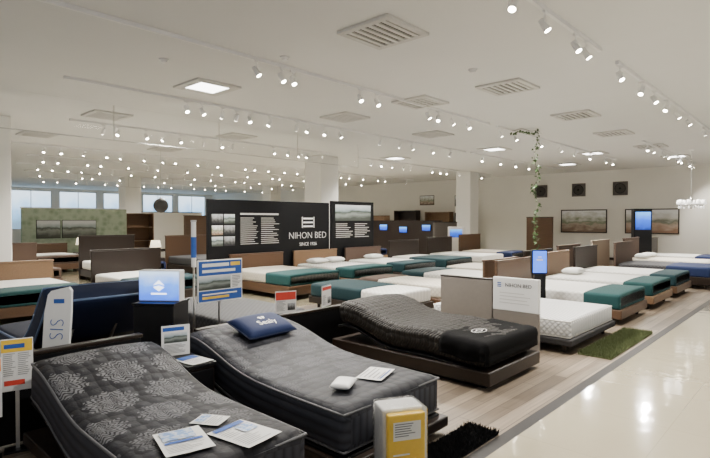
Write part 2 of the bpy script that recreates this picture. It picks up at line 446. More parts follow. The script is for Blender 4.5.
def sweep(bm, path, w, t, r=.045, crown=.012, s0=0, s1=None, m=26, rumple=0):
    uv = bm.loops.layers.uv.verify()
    s1 = path.L if s1 is None else s1
    def ring(ins):
        hw, ht, rr = w / 2 - ins, t / 2 - ins, max(r - ins, .003)
        o = []
        for cx, cz, a0 in ((-1, -1, 270), (-1, 1, 180)):
            for k in range(5):
                a = math.radians(a0 - 90 * k / 4)
                o.append((cx * (hw - rr) + rr * math.cos(a), cz * (ht - rr) + rr * math.sin(a)))
        for k in range(1, 12): o.append((-(hw - rr) + 2 * (hw - rr) * k / 12, ht))
        for cx, cz, a0 in ((1, 1, 90), (1, -1, 0)):
            for k in range(5):
                a = math.radians(a0 - 90 * k / 4)
                o.append((cx * (hw - rr) + rr * math.cos(a), cz * (ht - rr) + rr * math.sin(a)))
        return [(y, n + (crown * (1 - (y / hw) ** 2) if n > 0 else 0)) for y, n in o]
    base = ring(0); per = [0]
    for a, b in zip(base, base[1:]): per.append(per[-1] + math.hypot(b[0] - a[0], b[1] - a[1]))
    mid = per[-1] / 2
    st = []
    for k in range(5):
        a = PI / 2 * k / 4; st.append((s0 + r * (1 - math.cos(a)), r * (1 - math.sin(a))))
    for i in range(1, m): st.append((s0 + r + (s1 - s0 - 2 * r) * i / m, 0))
    for k in range(4, -1, -1):
        a = PI / 2 * k / 4; st.append((s1 - r * (1 - math.cos(a)), r * (1 - math.sin(a))))
    rings = []
    for s, ins in st:
        x, z = path.P(s); tx, tz = path.T(s)
        row = []
        for y, n in ring(ins):
            c = Vector((x - tz * n, y, z + tx * n))
            if rumple: n2 = noise.noise(c * 9) * rumple + noise.noise(c * 3.5) * rumple; c += Vector((0, math.copysign(abs(n2), y) if abs(y) > w * .45 else 0, abs(n2) if n > 0 else 0))
            row.append(bm.verts.new(c))
        rings.append(row)
    n = len(base)
    for i in range(len(rings) - 1):
        for k in range(n):
            k2 = (k + 1) % n
            f = bm.faces.new((rings[i][k], rings[i][k2], rings[i + 1][k2], rings[i + 1][k]))
            for lp, (a, b) in zip(f.loops, ((i, k), (i, k2), (i + 1, k2), (i + 1, k))):
                lp[uv].uv = (st[a][0], per[b] - mid)
    for rg, s, e in ((rings[0], st[0][0], -.2), (rings[-1], st[-1][0], .05)):
        f = bm.faces.new(rg)
        for lp in f.loops: lp[uv].uv = (s + e, lp.vert.co.y)
    return bm

def drape(bm, path, w, t, sx0, foot=.16, hem=.24):
    """thin cloth sheet over a mattress: top, two hanging sides and a hanging foot end"""
    prof = []                                   # (y, drop) across the bed
    hw = w / 2
    for k in range(7): prof.append((-hw - .012 + .006 * math.sin(k), hem * (1 - k / 6) + .05))
    for k in range(1, 5): a = PI / 2 * k / 4; prof.append((-hw + .05 * (1 - math.cos(a)) - .012 * (1 - k / 4), .05 * (1 - math.sin(a))))
    mid = [(-hw + .05 + (w - .1) * k / 14, 0) for k in range(1, 14)]
    prof = prof + mid + [(-y, d) for y, d in reversed(prof)]
    st = []                                     # (x, z) along the bed, wrapping the foot end
    N = 16
    for i in range(N + 1):
        s = sx0 + (path.L - .05 - sx0) * i / N
        x, z = path.P(s); st.append((x, z + t / 2, 0))
    xe, ze, _ = st[-1]
    for k in range(1, 5): a = PI / 2 * k / 4; st.append((xe + .062 * math.sin(a), ze - .05 * (1 - math.cos(a)), 0))
    for k in range(1, 6): st.append((xe + .064 + .004 * math.sin(k * 2), ze - .05 - foot * k / 5, 1))
    g = []
    for i, (x, z, wrap) in enumerate(st):
        row = []
        for j, (y, d) in enumerate(prof):
            if i > N and d > 0: zz = min(z, st[N][1] - d); xx = x - (.02 if abs(y) >= hw else 0)
            else: zz, xx = z - d, x
            wv = .008 * noise.noise(Vector((x * 7, y * 7, 1))) + .006 * noise.noise(Vector((x * 17, y * 17, 4)))
            if d > .05: row.append(bm.verts.new((xx, y + math.copysign(.012 * (1 + math.sin(x * 26)) * d / .2, y), zz + .01 * math.sin(x * 14))))
            else: row.append(bm.verts.new((xx, y, zz + .012 + abs(wv))))
        g.append(row)
    for i in range(len(g) - 1):
        for j in range(len(prof) - 1):
            try: bm.faces.new((g[i][j], g[i][j + 1], g[i + 1][j + 1], g[i + 1][j]))
            except ValueError: pass
    return bm

def piping(path, w, t, n, rad=.008):
    bm = BM(); pts = []
    hw = w / 2 - .010; N = 24; e = .012
    for side, rng in ((-1, range(N + 1)), (1, range(N, -1, -1))):
        for i in rng:
            s = e + (path.L - 2 * e) * i / N
            x, z = path.P(s); tx, tz = path.T(s)
            pts.append((x - tz * n, side * hw, z + tx * n))
    return tube(bm, pts, rad, True)

# ------------------------------------------------------------------ setting
def struct(name, bm, m, parent=None, smooth=False):
    o = OBJ(name, bm, m, parent, smooth)
    if not parent: o['kind'] = 'structure'
    return o

XW, XE, YS, YN = -36, 3, -3, 22
bm = BM()
def quad(bm, x0, x1, y0, y1, z, mi):
    f = bm.faces.new([bm.verts.new(c) for c in ((x0, y0, z), (x1, y0, z), (x1, y1, z), (x0, y1, z))]); f.material_index = mi
quad(bm, -1.69, XE, YS, YN, 0, 0); quad(bm, -7.2, -1.79, YS, YN, 0, 1); quad(bm, XW, -7.2, YS, YN, 0, 0); quad(bm, -1.79, -1.69, YS, YN, 0, 2)
fl = struct('floor', bm, M['tile']); fl.data.materials.append(M['planks']); fl.data.materials.append(M['strip'])
bm = BM(); box(bm, XW, XE, YS, YN, H, H + .1); struct('ceiling', bm, M['ceil'])
bm = BM(); box(bm, XW, XE, YN, YN + .15, 0, H); struct('wall_north', bm, M['wall'])
bm = BM(); box(bm, XW, XE, YN - .02, YN, 0, .1); struct('baseboard_north', bm, M['dwood'])
bm = BM()
WZ0, WZ1 = 1.0, 3.45
box(bm, XW - .15, XW, YS, YN, 0, WZ0); box(bm, XW - .15, XW, YS, YN, WZ1, H)
wy = [5.6 + 2.7 * i for i in range(6)]
edges = [YS] + [v for y in wy for v in (y, y + 2.3)] + [YN]
for a, b in zip(edges[::2], edges[1::2]): box(bm, XW - .15, XW, a, b, WZ0, WZ1)
struct('wall_west', bm, M['wall'])
for i, y in enumerate(wy):
    bm = BM()
    for a, b, c, d in ((y, y + 2.3, WZ0, WZ0 + .06), (y, y + 2.3, WZ1 - .06, WZ1), (y, y + .06, WZ0 + .06, WZ1 - .06), (y + 2.24, y + 2.3, WZ0 + .06, WZ1 - .06), (y + 1.13, y + 1.17, WZ0 + .06, WZ1 - .06)):
        box(bm, XW - .12, XW - .04, a, b, c, d)
    w = struct('window_%d' % (i + 1), bm, M['metal'])
    bm = BM(); box(bm, XW - .09, XW - .07, y + .06, y + 2.24, WZ0 + .06, WZ1 - .06); OBJ('pane', bm, M['sky'], w)

def pillar(x, y, s, i):
    bm = BM(); box(bm, x - s, x + s, y - s, y + s, 0, H, .02)
    struct('trim_%d' % i, bm, M['pillar'])
for i, (x, y, s) in enumerate(((-11.9, 2.48, .25), (-11.9, 11.2, .38), (-11.2, 18.9, .34), (-24.4, 10.5, .38), (-24.4, 18.9, .38))): pillar(x, y, s, i + 1)

# ------------------------------------------------------------------ ceiling equipment
TRACKS = [(-2.0, 1.5, 6.3, 'long white lighting track over the main aisle, nearest piece'), (-2.0, 7.0, 13.5, 'white lighting track over the main aisle, farther piece'),
          (-5.2, 1.0, 9.6, 'white lighting track above the second row of beds, nearer piece'), (-5.2, 10.0, 18.0, 'white lighting track above the second row of beds, farther piece'),
          (-7.8, 2.5, 13.0, 'white lighting track in front of the black partition'), (-7.8, 13.4, 20.5, 'white lighting track running to the far wall on the right'),
          (-11.0, 3.6, 10.6, 'white lighting track behind the black partition'), (-11.0, 12.0, 20.5, 'white lighting track behind the poster panel'),
          (-15.2, 3.5, 20.5, 'white lighting track before the wallpapered partition'), (-20.6, 5.0, 20.5, 'white lighting track beyond the wallpapered partition'),
          (-27.0, 7.0, 21.0, 'white lighting track closest to the far windows'), (-3.5, 14.4, 21.0, 'white lighting track in front of the framed pictures'),
          (-17.8, 4.6, 20.5, 'white lighting track directly above the wallpapered partition beds'), (-23.6, 6.0, 20.5, 'white lighting track in front of the far left columns')]
for X, a, b, lab in TRACKS:
    t = thing('lighting_track', lab, 'light track', (X, (a + b) / 2, H))
    L = (b - a) / 2
    OBJ('rail', box(BM(), -.018, .018, -L + .04, L - .04, -.042, -.001), M['whiteplastic'], t)
    for s in (-1, 1): OBJ('end_cap', box(BM(), -.022, .022, s * L - .04, s * L + .04, -.046, -.001, .004), M['whiteplastic'], t)

SK = .70
def make_spot():
    t = thing('track_spotlight', 'x', 'spotlight', (0, 0, H - .042), 0)
    def S(bm):
        bmesh.ops.scale(bm, vec=(SK, SK, SK), verts=bm.verts); return bm
    OBJ('adapter', S(box(BM(), -.018, .018, -.06, .06, -.035, 0, .004)), M['whiteplastic'], t)
    OBJ('stem', S(cyl(BM(), (0, 0, -.035), (0, 0, -.11), .009)), M['whiteplastic'], t)
    bm = BM(); box(bm, -.008, .008, -.062, .062, -.122, -.108); box(bm, -.008, .008, -.066, -.058, -.20, -.108); box(bm, -.008, .008, .058, .066, -.20, -.108)
    OBJ('yoke', S(bm), M['whiteplastic'], t)
    a = math.radians(32); d = Vector((math.sin(a), 0, -math.cos(a))); c = Vector((0, 0, -.19))
    h = OBJ('housing', S(cyl(BM(), c - d * .095, c + d * .085, .036, .050, 16)), M['whiteplastic'], t)
    OBJ('lens', S(cyl(BM(), c + d * .085, c + d * .089, .043, seg=16)), M['lamp'], h)
    return t
spot0 = make_spot(); spot_used = [0]
SPOTS = {}
SPOTS['a'] = (-2.0, [2.2, 4.11, 4.75, 5.56, 5.86, 7.08, 8.09, 8.8, 9.58, 10.4, 11.3, 12.9], 'white track spotlight hanging over the edge of the main aisle')
SPOTS['b'] = (-5.2, [y_on(-5.2, p) for p in (257, 282, 293, 360, 377, 428, 438, 452, 468, 500, 515, 540, 560, 575, 590)] + [17.0, 17.7], 'white track spotlight above the second row of beds')
SPOTS['c'] = (-7.8, [y_on(-7.8, p) for p in (187, 203, 223, 237, 250, 270, 297, 308, 325, 340, 380, 400, 412, 432, 450, 482, 500, 515, 528)], 'white track spotlight on the track in front of the black partition')
SPOTS['d'] = (-11.0, [4.2, 4.5, 5.5, 5.9, 7.0, 7.3, 8.6, 9.5, 9.8, 12.6, 13.1, 14.3, 14.7, 16.6, 17.0, 18.8, 19.7], 'white track spotlight behind the black partition')
SPOTS['e'] = (-15.2, [4.3, 4.7, 5.9, 6.3, 7.6, 8.0, 9.5, 10.6, 11.0, 13.0, 13.5, 15.4, 15.9, 17.8, 18.3, 20.0], 'white track spotlight before the wallpapered partition')
SPOTS['f'] = (-20.6, [5.6, 6.1, 7.7, 8.2, 9.9, 11.2, 11.7, 13.8, 14.3, 16.6, 17.2, 19.4], 'white track spotlight beyond the wallpapered partition')
SPOTS['g'] = (-27.0, [7.6, 9.0, 10.4, 11.8, 13.2, 14.6, 16.0, 17.4, 18.8, 20.2], 'white track spotlight closest to the far windows')
SPOTS['h'] = (-3.5, [14.8, 15.3, 16.4, 17.0, 18.2, 18.7, 20.0, 20.6], 'white track spotlight on the track in front of the framed pictures')
SPOTS['i'] = (-17.8, [], 'white track spotlight directly above the wallpapered partition beds')
SPOTS['j'] = (-23.6, [], 'white track spotlight in front of the far left columns')
EXTRA = {'d': [5.1, 6.5, 9.1, 13.6, 16.0, 17.9], 'e': [5.3, 7.0, 8.8, 9.1, 11.6, 12.4, 14.4, 16.8], 'f': [6.6, 7.1, 8.9, 10.5, 12.5, 13.1, 15.2, 18.2],
         'i': [5.0, 5.4, 6.3, 6.7, 7.6, 8.3, 8.7, 9.8, 10.9, 11.3, 12.5, 13.8, 14.2, 15.6, 17.0, 18.4, 19.6], 'j': [6.5, 7.0, 8.1, 8.5, 9.7, 11.3, 11.8, 13.2, 14.6, 15.1, 16.8, 18.3, 19.8], 'g': [8.2, 9.5, 11.0, 12.4, 13.9, 15.3, 16.7]}
def spot_lamp(loc, rz):
    li = bpy.data.lights.get('spot_beam')
    if not li:
        li = bpy.data.lights.new('spot_beam', 'SPOT'); li.energy = 265; li.color = (1, .95, .865)
        li.spot_size = math.radians(100); li.spot_blend = .65; li.shadow_soft_size = .03
    o = bpy.data.objects.new('spot_beam', li); COL.objects.link(o)
    a = math.radians(32)
    d = Vector((math.sin(a) * math.cos(rz), math.sin(a) * math.sin(rz), -math.cos(a)))
    o.location = Vector(loc) + Vector((0, 0, -.19 * SK)) + d * .08
    o.rotation_euler = d.to_track_quat('-Z', 'Y').to_euler()
for key, (X, ys, lab) in SPOTS.items():
    ex = EXTRA.get(key, [])
    for i, y in enumerate(ys + ex):
        rz = random.choice((0, 0, PI, -PI / 2, .6, -.8)) + random.uniform(-.4, .4)
        loc = (X, y, H - .042)
        if spot_used[0] == 0:
            o = spot0; o.location = loc; o.rotation_euler = (0, 0, rz); o['label'] = lab; spot_used[0] = 1
        else: o = copy_tree(spot0, loc, rz, lab)
        o['group'] = 'spotlights ' + lab[22:]
        if i < len(ys): spot_lamp(loc, rz)

def make_vent(s=.35):
    t = thing('ceiling_vent', 'x', 'vent', (0, 0, H))
    OBJ('backing', box(BM(), -s + .02, s - .02, -s + .02, s - .02, -.012, -.002), M['ventdark'], t)
    bm = BM()
    for a, b, c, d in ((-s, s, -s, -s + .07), (-s, s, s - .07, s), (-s, -s + .07, -s + .07, s - .07), (s - .07, s, -s + .07, s - .07)): box(bm, a, b, c, d, -.035, -.001, .006)
    OBJ('frame', bm, M['slat'], t)
    bm = BM()
    for k in range(6):
        x = -s + .12 + (2 * s - .24) * k / 5
        box(bm, x - .024, x + .024, -s + .07, s - .07, -.03, -.014)
    OBJ('louvre', bm, M['slat'], t)
    return t
def make_panel(s=.36, f=.12):
    t = thing('ceiling_light', 'x', 'ceiling light', (0, 0, H))
    bm = BM()
    for a, b, c, d in ((-s, s, -s, -s + f), (-s, s, s - f, s), (-s, -s + f, -s + f, s - f), (s - f, s, -s + f, s - f)): box(bm, a, b, c, d, -.03, -.001, .005)
    OBJ('frame', bm, M['slat'], t)
    OBJ('diffuser', box(BM(), -s + f, s - f, -s + f, s - f, -.02, -.004), M['panel'], t)
    return t
vent0 = make_vent(); first = True
VENTS = [(383, 33, 'large square louvred ceiling vent nearest the camera, top centre'), (420, 102, 'louvred ceiling vent above the reclined black bed, behind the nearest vent'),
         (507, 87, 'pale louvred ceiling vent left of the aisle track'), (108, 115, 'louvred ceiling vent at the upper left'), (345, 117, 'louvred ceiling vent above the black partition'),
         (575, 115, 'louvred ceiling vent right of the hanging ivy'), (38, 134, 'louvred ceiling vent by the white pillar on the left'), (237, 136, 'louvred ceiling vent behind the lit square fitting'),
         (433, 134, 'louvred ceiling vent beyond the centre track'), (613, 133, 'louvred ceiling vent nearer the pictures wall, right side'), (650, 146, 'louvred ceiling vent farthest right'),
         (165, 149, 'small distant louvred ceiling vent at left centre')]
for px, py, lab in VENTS:
    x, y = at(px, py, H)
    if first: vent0.location = (x, y, H); vent0['label'] = lab; first = False
    else: copy_tree(vent0, (x, y, H), 0, lab)
pan0 = make_panel(); first = True
for px, py, lab in [(208, 87, 'bright square ceiling light at upper left, largest of the lit ones'), (494, 149, 'lit square ceiling light above the centre of the room'), (675, 156, 'lit square ceiling light at the far right'),
                    (567, 164, 'distant lit ceiling light left of the pictures'), (592, 153, 'distant lit ceiling light near the hanging ivy'), (395, 158, 'distant lit ceiling light beside the middle pillar')]:
    x, y = at(px, py, H)
    if first: pan0.location = (x, y, H); pan0['label'] = lab; first = False
    else: copy_tree(pan0, (x, y, H), 0, lab)
for i, (px, py) in enumerate(((472, 70), (285, 58), (165, 60))):
    x, y = at(px, py, H)
    t = thing('smoke_detector', ['round white smoke detector right of the big vent', 'round white smoke detector left of the big vent', 'round white smoke detector at upper left'][i], 'smoke detector', (x, y, H))
    OBJ('base', lathe(BM(), [(.06, -.001), (.06, -.02)]), M['whiteplastic'], t); OBJ('sensor', lathe(BM(), [(.04, -.02), (.036, -.04), (.02, -.05)]), M['whiteplastic'], t)
# glass smoke barriers
def barrier(label, x, y, rz, n, z0=3.08):
    t = thing('smoke_barrier', label, 'glass barrier', (x, y, 0), rz)
    h = n * 1.05
    for k in range(n): OBJ('glass_panel', box(BM(), -.004, .004, -h + 2.1 * k, -h + 2.08 + 2.1 * k, z0, H - .002), M['glass'], t)
    OBJ('bottom_rail', box(BM(), -.010, .010, -h, h - .02, z0 - .016, z0), M['metal'], t)
    for k in range(n + 1): OBJ('hanger', box(BM(), -.005, .005, -h - .015 + 2.1 * k, -h - .005 + 2.1 * k, z0 - .016, H - .002), M['metal'], t)
barrier('clear glass smoke barrier hanging above the aisle before the black partition', -9.2, 5.8, 0, 4, 3.0)
barrier('clear glass smoke barrier in front of the far windows', -23.0, 13.0, 0, 5)

# ------------------------------------------------------------------ foreground beds
def adjustable_bed(name, label, loc, w, pts, t, mm, basem, base_h, rz=0, L=1.95, over=.03, piping_m=None, rad=.05, rumple=0, prad=.009):
    root = thing(name, label, 'bed', loc, rz)
    p = Path(pts)
    OBJ('base', box(BM(), -L / 2 - over, L / 2 + over, -w / 2 - over, w / 2 + over, .05, base_h, .012), basem, root)
    OBJ('plinth', box(BM(), -L / 2 + .06, L / 2 - .06, -w / 2 + .06, w / 2 - .06, 0, .05), M['black'], root)
    dk = Path([(x, z - t / 2 - .018) for x, z in pts])
    OBJ('deck', sweep(BM(), dk, w - .02, .03, .012, 0), M['black'], root, True)
    zx = dk.z_at(-.7)[0]
    for s in (-1, 1): OBJ('lift_arm', tube(BM(), [(-.35, s * .2, base_h), (-.7, s * .2, zx)], .018), M['metal'], root)
    OBJ('mattress', sweep(BM(), p, w, t, rad, .020, rumple=rumple, m=40), mm, root, True)
    if piping_m:
        OBJ('piping', piping(p, w + .006, t, t / 2 - .024, prad), piping_m, root, True)
        OBJ('piping', piping(p, w + .006, t, -t / 2 + .024, prad), piping_m, root, True)
    return root, p

B1 = (-3.065, 1.46, 0); B2 = (-3.10, 2.73, 0); B3 = (-3.34, 4.85, 0)
pts1 = [(-.95, .50), (-.70, .475), (-.20, .31), (.2, .295), (.95, .295)]
bed1, P1 = adjustable_bed('adjustable_bed', 'charcoal adjustable bed with pale medallion pattern, nearest the camera at lower left', B1, .86, pts1, .28, M['dam'], M['dwood'], .135, piping_m=M['pipe'], rumple=.004, rad=.06)
pts2 = [(-.95, .50), (-.70, .48), (-.22, .33), (.2, .295), (.95, .29)]
bed2, P2 = adjustable_bed('adjustable_bed', 'slate grey quilted adjustable bed carrying the navy pillow', B2, 1.04, pts2, .28, M['dam2'], M['dwood'], .13, piping_m=M['pipe'], rumple=.004, rad=.06)
pts3 = [(-.98, .475), (-.84, .505), (-.66, .475), (-.28, .345), (.02, .335), (.26, .355), (.6, .32), (1.0, .305)]
bed3, P3 = adjustable_bed('adjustable_bed', 'black wavy quilted adjustable bed with raised head on dark wood platform', B3, 1.06, pts3, .25, M['honey'], M['dwood'], .18, L=2.02, piping_m=None, rad=.085, rumple=.010)
bm = drape(BM(), P3, 1.095, .25, P3.L - .50, .15, .12)
th = OBJ('foot_throw', bm, M['blackfab'], bed3, True, 'black draped foot throw with a white emblem')
sm = th.modifiers.new('thick', 'SOLIDIFY'); sm.thickness = .006; sm.offset = 1
def on_top(path, t, x, y, lift=.004):
    z, a = path.z_at(x)
    # text x axis = +Y, text y axis = towards the head
    ax = Vector((0, 1, 0)); ay = Vector((-math.cos(a), 0, -math.sin(a))); az = ax.cross(ay)
    o = Vector((x, y, z)) + az * (t / 2 + .014 + lift)
    return Matrix(((ax.x, ay.x, az.x, o.x), (ax.y, ay.y, az.y, o.y), (ax.z, ay.z, az.z, o.z), (0, 0, 0, 1)))
def emblem(mtx, R, parent, m):
    bm = BM(); N = 28
    def annulus(r0, r1, sq=.55):
        a = [bm.verts.new(mtx @ Vector((r0 * math.cos(2 * PI * k / N), sq * r0 * math.sin(2 * PI * k / N), 0))) for k in range(N)]
        b = [bm.verts.new(mtx @ Vector((r1 * math.cos(2 * PI * k / N), sq * r1 * math.sin(2 * PI * k / N), 0))) for k in range(N)]
        for k in range(N): bm.faces.new((a[k], a[(k + 1) % N], b[(k + 1) % N], b[k]))
    annulus(R * .90, R); annulus(R * .24, R * .36, .8)
    for s in (-1, 1):
        bm.faces.new([bm.verts.new(mtx @ Vector(c)) for c in ((s * R * .42, -.04 * R, 0), (s * R * .80, -.04 * R, 0), (s * R * .80, .04 * R, 0), (s * R * .42, .04 * R, 0))])
    return OBJ('emblem', bm, m, parent, label='white emblem')
emblem(on_top(P3, .25, .72, -.20, .024), .115, bed3, M['inkw'])

# bed 4: pale mattress on grey upholstered base with legs
def plain_bed(label, x, y, rz, w, base, matt, runner=None, hb=None, hbh=.9, top=.48, rl=.6, cat='bed', group=None, name='bed', L=1.95, legm=None, pipe=None):
    root = thing(name, label, cat, (x, y, 0), rz, group)
    bh = top - .22
    OBJ('base', box(BM(), -L / 2 - .03, L / 2 + .03, -w / 2 - .03, w / 2 + .03, .10, bh, .015), base, root)
    for sx in (-1, 1):
        for sy in (-1, 1):
            cx, cy = sx * (L / 2 - .10), sy * (w / 2 - .10)
            OBJ('leg', cyl(BM(), (cx, cy, .10), (cx, cy, 0), .035, .024, 10), legm or M['dwood'], root)
    p = Path([(-L / 2, bh + .11), (0, bh + .11), (L / 2, bh + .11)])
    OBJ('mattress', sweep(BM(), p, w, .22, .045, .012, m=10), matt, root, True)
    if pipe:
        OBJ('piping', piping(p, w, .22, .095), pipe, root, True); OBJ('piping', piping(p, w, .22, -.095), pipe, root, True)
    if runner:
        OBJ('foot_throw', sweep(BM(), p, w + .03, .24, .05, .014, p.L - rl, p.L + .012, m=6), runner, root, True)
    if hb:
        h = OBJ('headboard', box(BM(), -L / 2 - .09, -L / 2 - .035, -w / 2 - .05, w / 2 + .05, 0, hbh, .012), hb, root)
        OBJ('top_rail', box(BM(), -L / 2 - .10, -L / 2 - .025, -w / 2 - .06, w / 2 + .06, hbh, hbh + .03, .008), hb, h)
    return root
bed4 = plain_bed('pale grey quilted mattress bed on dark grey upholstered base beside moss green rug', -3.23, 6.95, 0, 1.60, M['greyfab'], M['lgrey'], top=.40, pipe=M['pipew'])

# taupe panel and white information board between bed 3 and bed 4
t = thing('display_headboard', 'low beige grey headboard panel standing behind the black reclined bed', 'headboard', (-3.46, 5.83, 0), 0)
OBJ('panel', box(BM(), -.38, .38, -.03, .03, .05, .85, .01), M['taupe'], t)
OBJ('cap', box(BM(), -.385, .385, -.035, .035, .85, .87, .006), M['dwood'], t)
for s in (-1, 1): OBJ('foot', box(BM(), s * .30 - .03, s * .30 + .03, -.08, .08, 0, .05, .005), M['dwood'], t)
t = thing('information_board', 'small white information board with dark logo, joined to the beige grey panel', 'sign', (-2.78, 5.83, 0), 0)
OBJ('board', box(BM(), -.29, .29, -.03, .03, .50, .90, .006), M['whiteplastic'], t)
OBJ('lower_panel', box(BM(), -.29, .29, -.025, .025, .04, .50, .004), M['taupe'], t)
for s in (-1, 1): OBJ('foot', box(BM(), s * .2 - .03, s * .2 + .03, -.08, .08, 0, .04, .004), M['dwood'], t)
OBJ('logo_mark', rects(BM(), [(-.23, .782, -.18, .794), (-.23, .804, -.18, .816), (-.23, .826, -.18, .838)], .032), M['inkb'], t)
text('NIHON BED', .062, M['ink'], t, (.04, -.032, .81))
OBJ('printing', rects(BM(), textlines(-.2, .2, .56, .72, 4, .25), .0315), M['slat'], t)

# ------------------------------------------------------------------ items on and around the front beds
def pillow_bm(lx, ly, th):
    bm = BM(); n = 14
    top = [[None] * (n + 1) for _ in range(n + 1)]; bot = [[None] * (n + 1) for _ in range(n + 1)]
    for i in range(n + 1):
        for j in range(n + 1):
            a, b = 2 * i / n - 1, 2 * j / n - 1
            hgt = th / 2 * ((1 - a ** 4) * (1 - b ** 4)) ** .45
            pin = 1 - .06 * (a * a + b * b) + .07 * a * a * b * b
            x, y = a * lx / 2 * pin, b * ly / 2 * pin
            top[i][j] = bm.verts.new((x, y, hgt))
            bot[i][j] = top[i][j] if (i in (0, n) or j in (0, n)) else bm.verts.new((x, y, -hgt * .8))
    for i in range(n):
        for j in range(n):
            for g, rev in ((top, 0), (bot, 1)):
                q = [g[i][j], g[i + 1][j], g[i + 1][j + 1], g[i][j + 1]]
                if len(set(q)) == 4:
                    try: bm.faces.new(q[::-1] if rev else q)
                    except ValueError: pass
    return bm
def pillow_edge(lx, ly, r):
    pts = []
    for k in range(40):
        q = 2 * PI * k / 40; c, s = math.cos(q), math.sin(q); mx = max(abs(c), abs(s)); a, b = c / mx, s / mx
        pin = 1 - .06 * (a * a + b * b) + .07 * a * a * b * b
        pts.append((a * lx / 2 * pin, b * ly / 2 * pin, 0))
    return tube(BM(), pts, r, True)
z, a = P2.z_at(-.60)
t = thing('pillow', 'navy blue pillow with white script lettering on the slate bed', 'pillow', (B2[0] - .60, B2[1] + .03, z + .14 + .074))
t.rotation_euler = (0, -a + .05, .06)
OBJ('cushion', pillow_bm(.36, .56, .12), M['navy'], t, True)
OBJ('piping', pillow_edge(.36, .56, .005), M['navyd'], t, True)
mtx = Matrix(((0, -1, 0, .045), (1, 0, 0, 0), (0, 0, 1, .0605), (0, 0, 0, 1)))
text('Sealy', .10, M['inkw'], t, None, mtx=mtx)
bm = BM()
for s in (-1, 1):
    for (x, y, R) in ((-.045, s * .02, .018), (-.028, s * .015, .012)):
        vs = [bm.verts.new((x + R * .8 * math.cos(2 * PI * k / 12), y + R * math.sin(2 * PI * k / 12), .0612)) for k in range(12)]; bm.faces.new(vs)
OBJ('logo_mark', bm, M['inkw'], t)

def sheet(label, x, y, z, rz, lx, ly, style, tilt=0, name='leaflet', cat='leaflet'):
    t = thing(name, label, cat, (x, y, z)); t.rotation_euler = (0, tilt, rz)
    bm = BM(); n = 6; g = []
    for i in range(n + 1):
        u = -1 + 2 * i / n
        g.append([bm.verts.new((u * lx / 2, v * ly / 2, .003 * u * u * u + .002 * abs(v) + .004)) for v in (-1, -.5, 0, .5, 1)])
    for i in range(n):
        for j in range(4): bm.faces.new((g[i][j], g[i + 1][j], g[i + 1][j + 1], g[i][j + 1]))
    o = OBJ('page', bm, M['paper'], t); sm = o.modifiers.new('thick', 'SOLIDIFY'); sm.thickness = .0012
    for mname, rl in style:
        bm = BM()
        for x0, y0, x1, y1 in rl:
            bm.faces.new([bm.verts.new((c[0] * lx, c[1] * ly, .010)) for c in ((x0, y0), (x1, y0), (x1, y1), (x0, y1))])
        OBJ('photo' if mname.startswith('photo') else 'printing', bm, M[mname], t)
    return t
def rl(n, x0=-.42, x1=.42, y0=-.42, y1=.42):
    return [(x0 + (x1 - x0) * (i + .2) / n, y0, x0 + (x1 - x0) * (i + .45) / n, y0 + (y1 - y0) * random.uniform(.5, 1)) for i in range(n)]
zb = .295 + .14 + .026
sheet('blue headed leaflet lying flat on the near bed, closest to its foot', -2.28, 1.58, zb, .15, .32, .24, [('inkb', [(-.45, -.42, -.33, .42)]), ('photob', [(-.28, .02, .02, .42)]), ('inkg', rl(5, -.28, .02, -.42, -.05) + rl(7, .06, .44))])
sheet('leaflet with a blue picture on the near bed, left of the others', -2.43, 1.31, zb + .001, -.25, .32, .24, [('photob', [(-.42, -.40, -.05, .30)]), ('inkb', [(.0, -.4, .08, .4)]), ('inkg', rl(6, .12, .44))])
sheet('small printed card on the near bed, on the far side of the leaflets', -2.57, 1.55, zb + .001, .5, .18, .14, [('photob', [(-.4, -.4, -.1, .4)]), ('inkg', rl(5, 0, .42))])
zs = .29 + .14 + .030
sheet('white price sheet lying flat on the slate bed near its foot', -2.46, 2.86, zs, .35, .20, .30, [('inkg', rl(5)), ('inkb', [(.36, -.4, .42, .4)])])
t = thing('plastic_pouch', 'small white crumpled pouch lying on the slate bed beside the price sheet', 'pouch', (-2.44, 2.50, zs + .022)); t.rotation_euler = (0, 0, .5)
OBJ('bag', pillow_bm(.15, .22, .05), M['whiteplastic'], t, True); OBJ('seal', box(BM(), -.06, .06, .10, .125, -.004, .004), M['paper'], t)

# yellow and white wrapped sample pack at bed 2's foot
t = thing('mattress_sample', 'yellow sample pack with white sides and clear wrap at the foot of the slate bed', 'sample pack', (-1.92, 2.46, 0), math.radians(60))
OBJ('back_slab', box(BM(), -.13, .13, -.06, .11, 0, .475, .014), M['whiteplastic'], t, label='white back slab')
OBJ('core', box(BM(), -.115, .122, -.11, -.061, .01, .455, .010), M['yellow'], t, label='yellow front slab')
OBJ('care_label', rects(BM(), [(-.085, .30, .09, .41)], .1112), M['inkw'], t)
OBJ('printing', rects(BM(), textlines(-.075, .07, .315, .40, 6, .45), .1122), M['inkg'], t)
OBJ('stripe', rects(BM(), [(-.085, .10, .09, .112), (-.085, .14, .04, .15), (-.085, .175, .06, .185), (-.085, .21, .02, .22)], .1112), M['inkw'], t)
OBJ('plastic_wrap', box(BM(), -.137, .137, -.118, .118, 0, .485, .016), M['film'], t, label='clear plastic wrap')

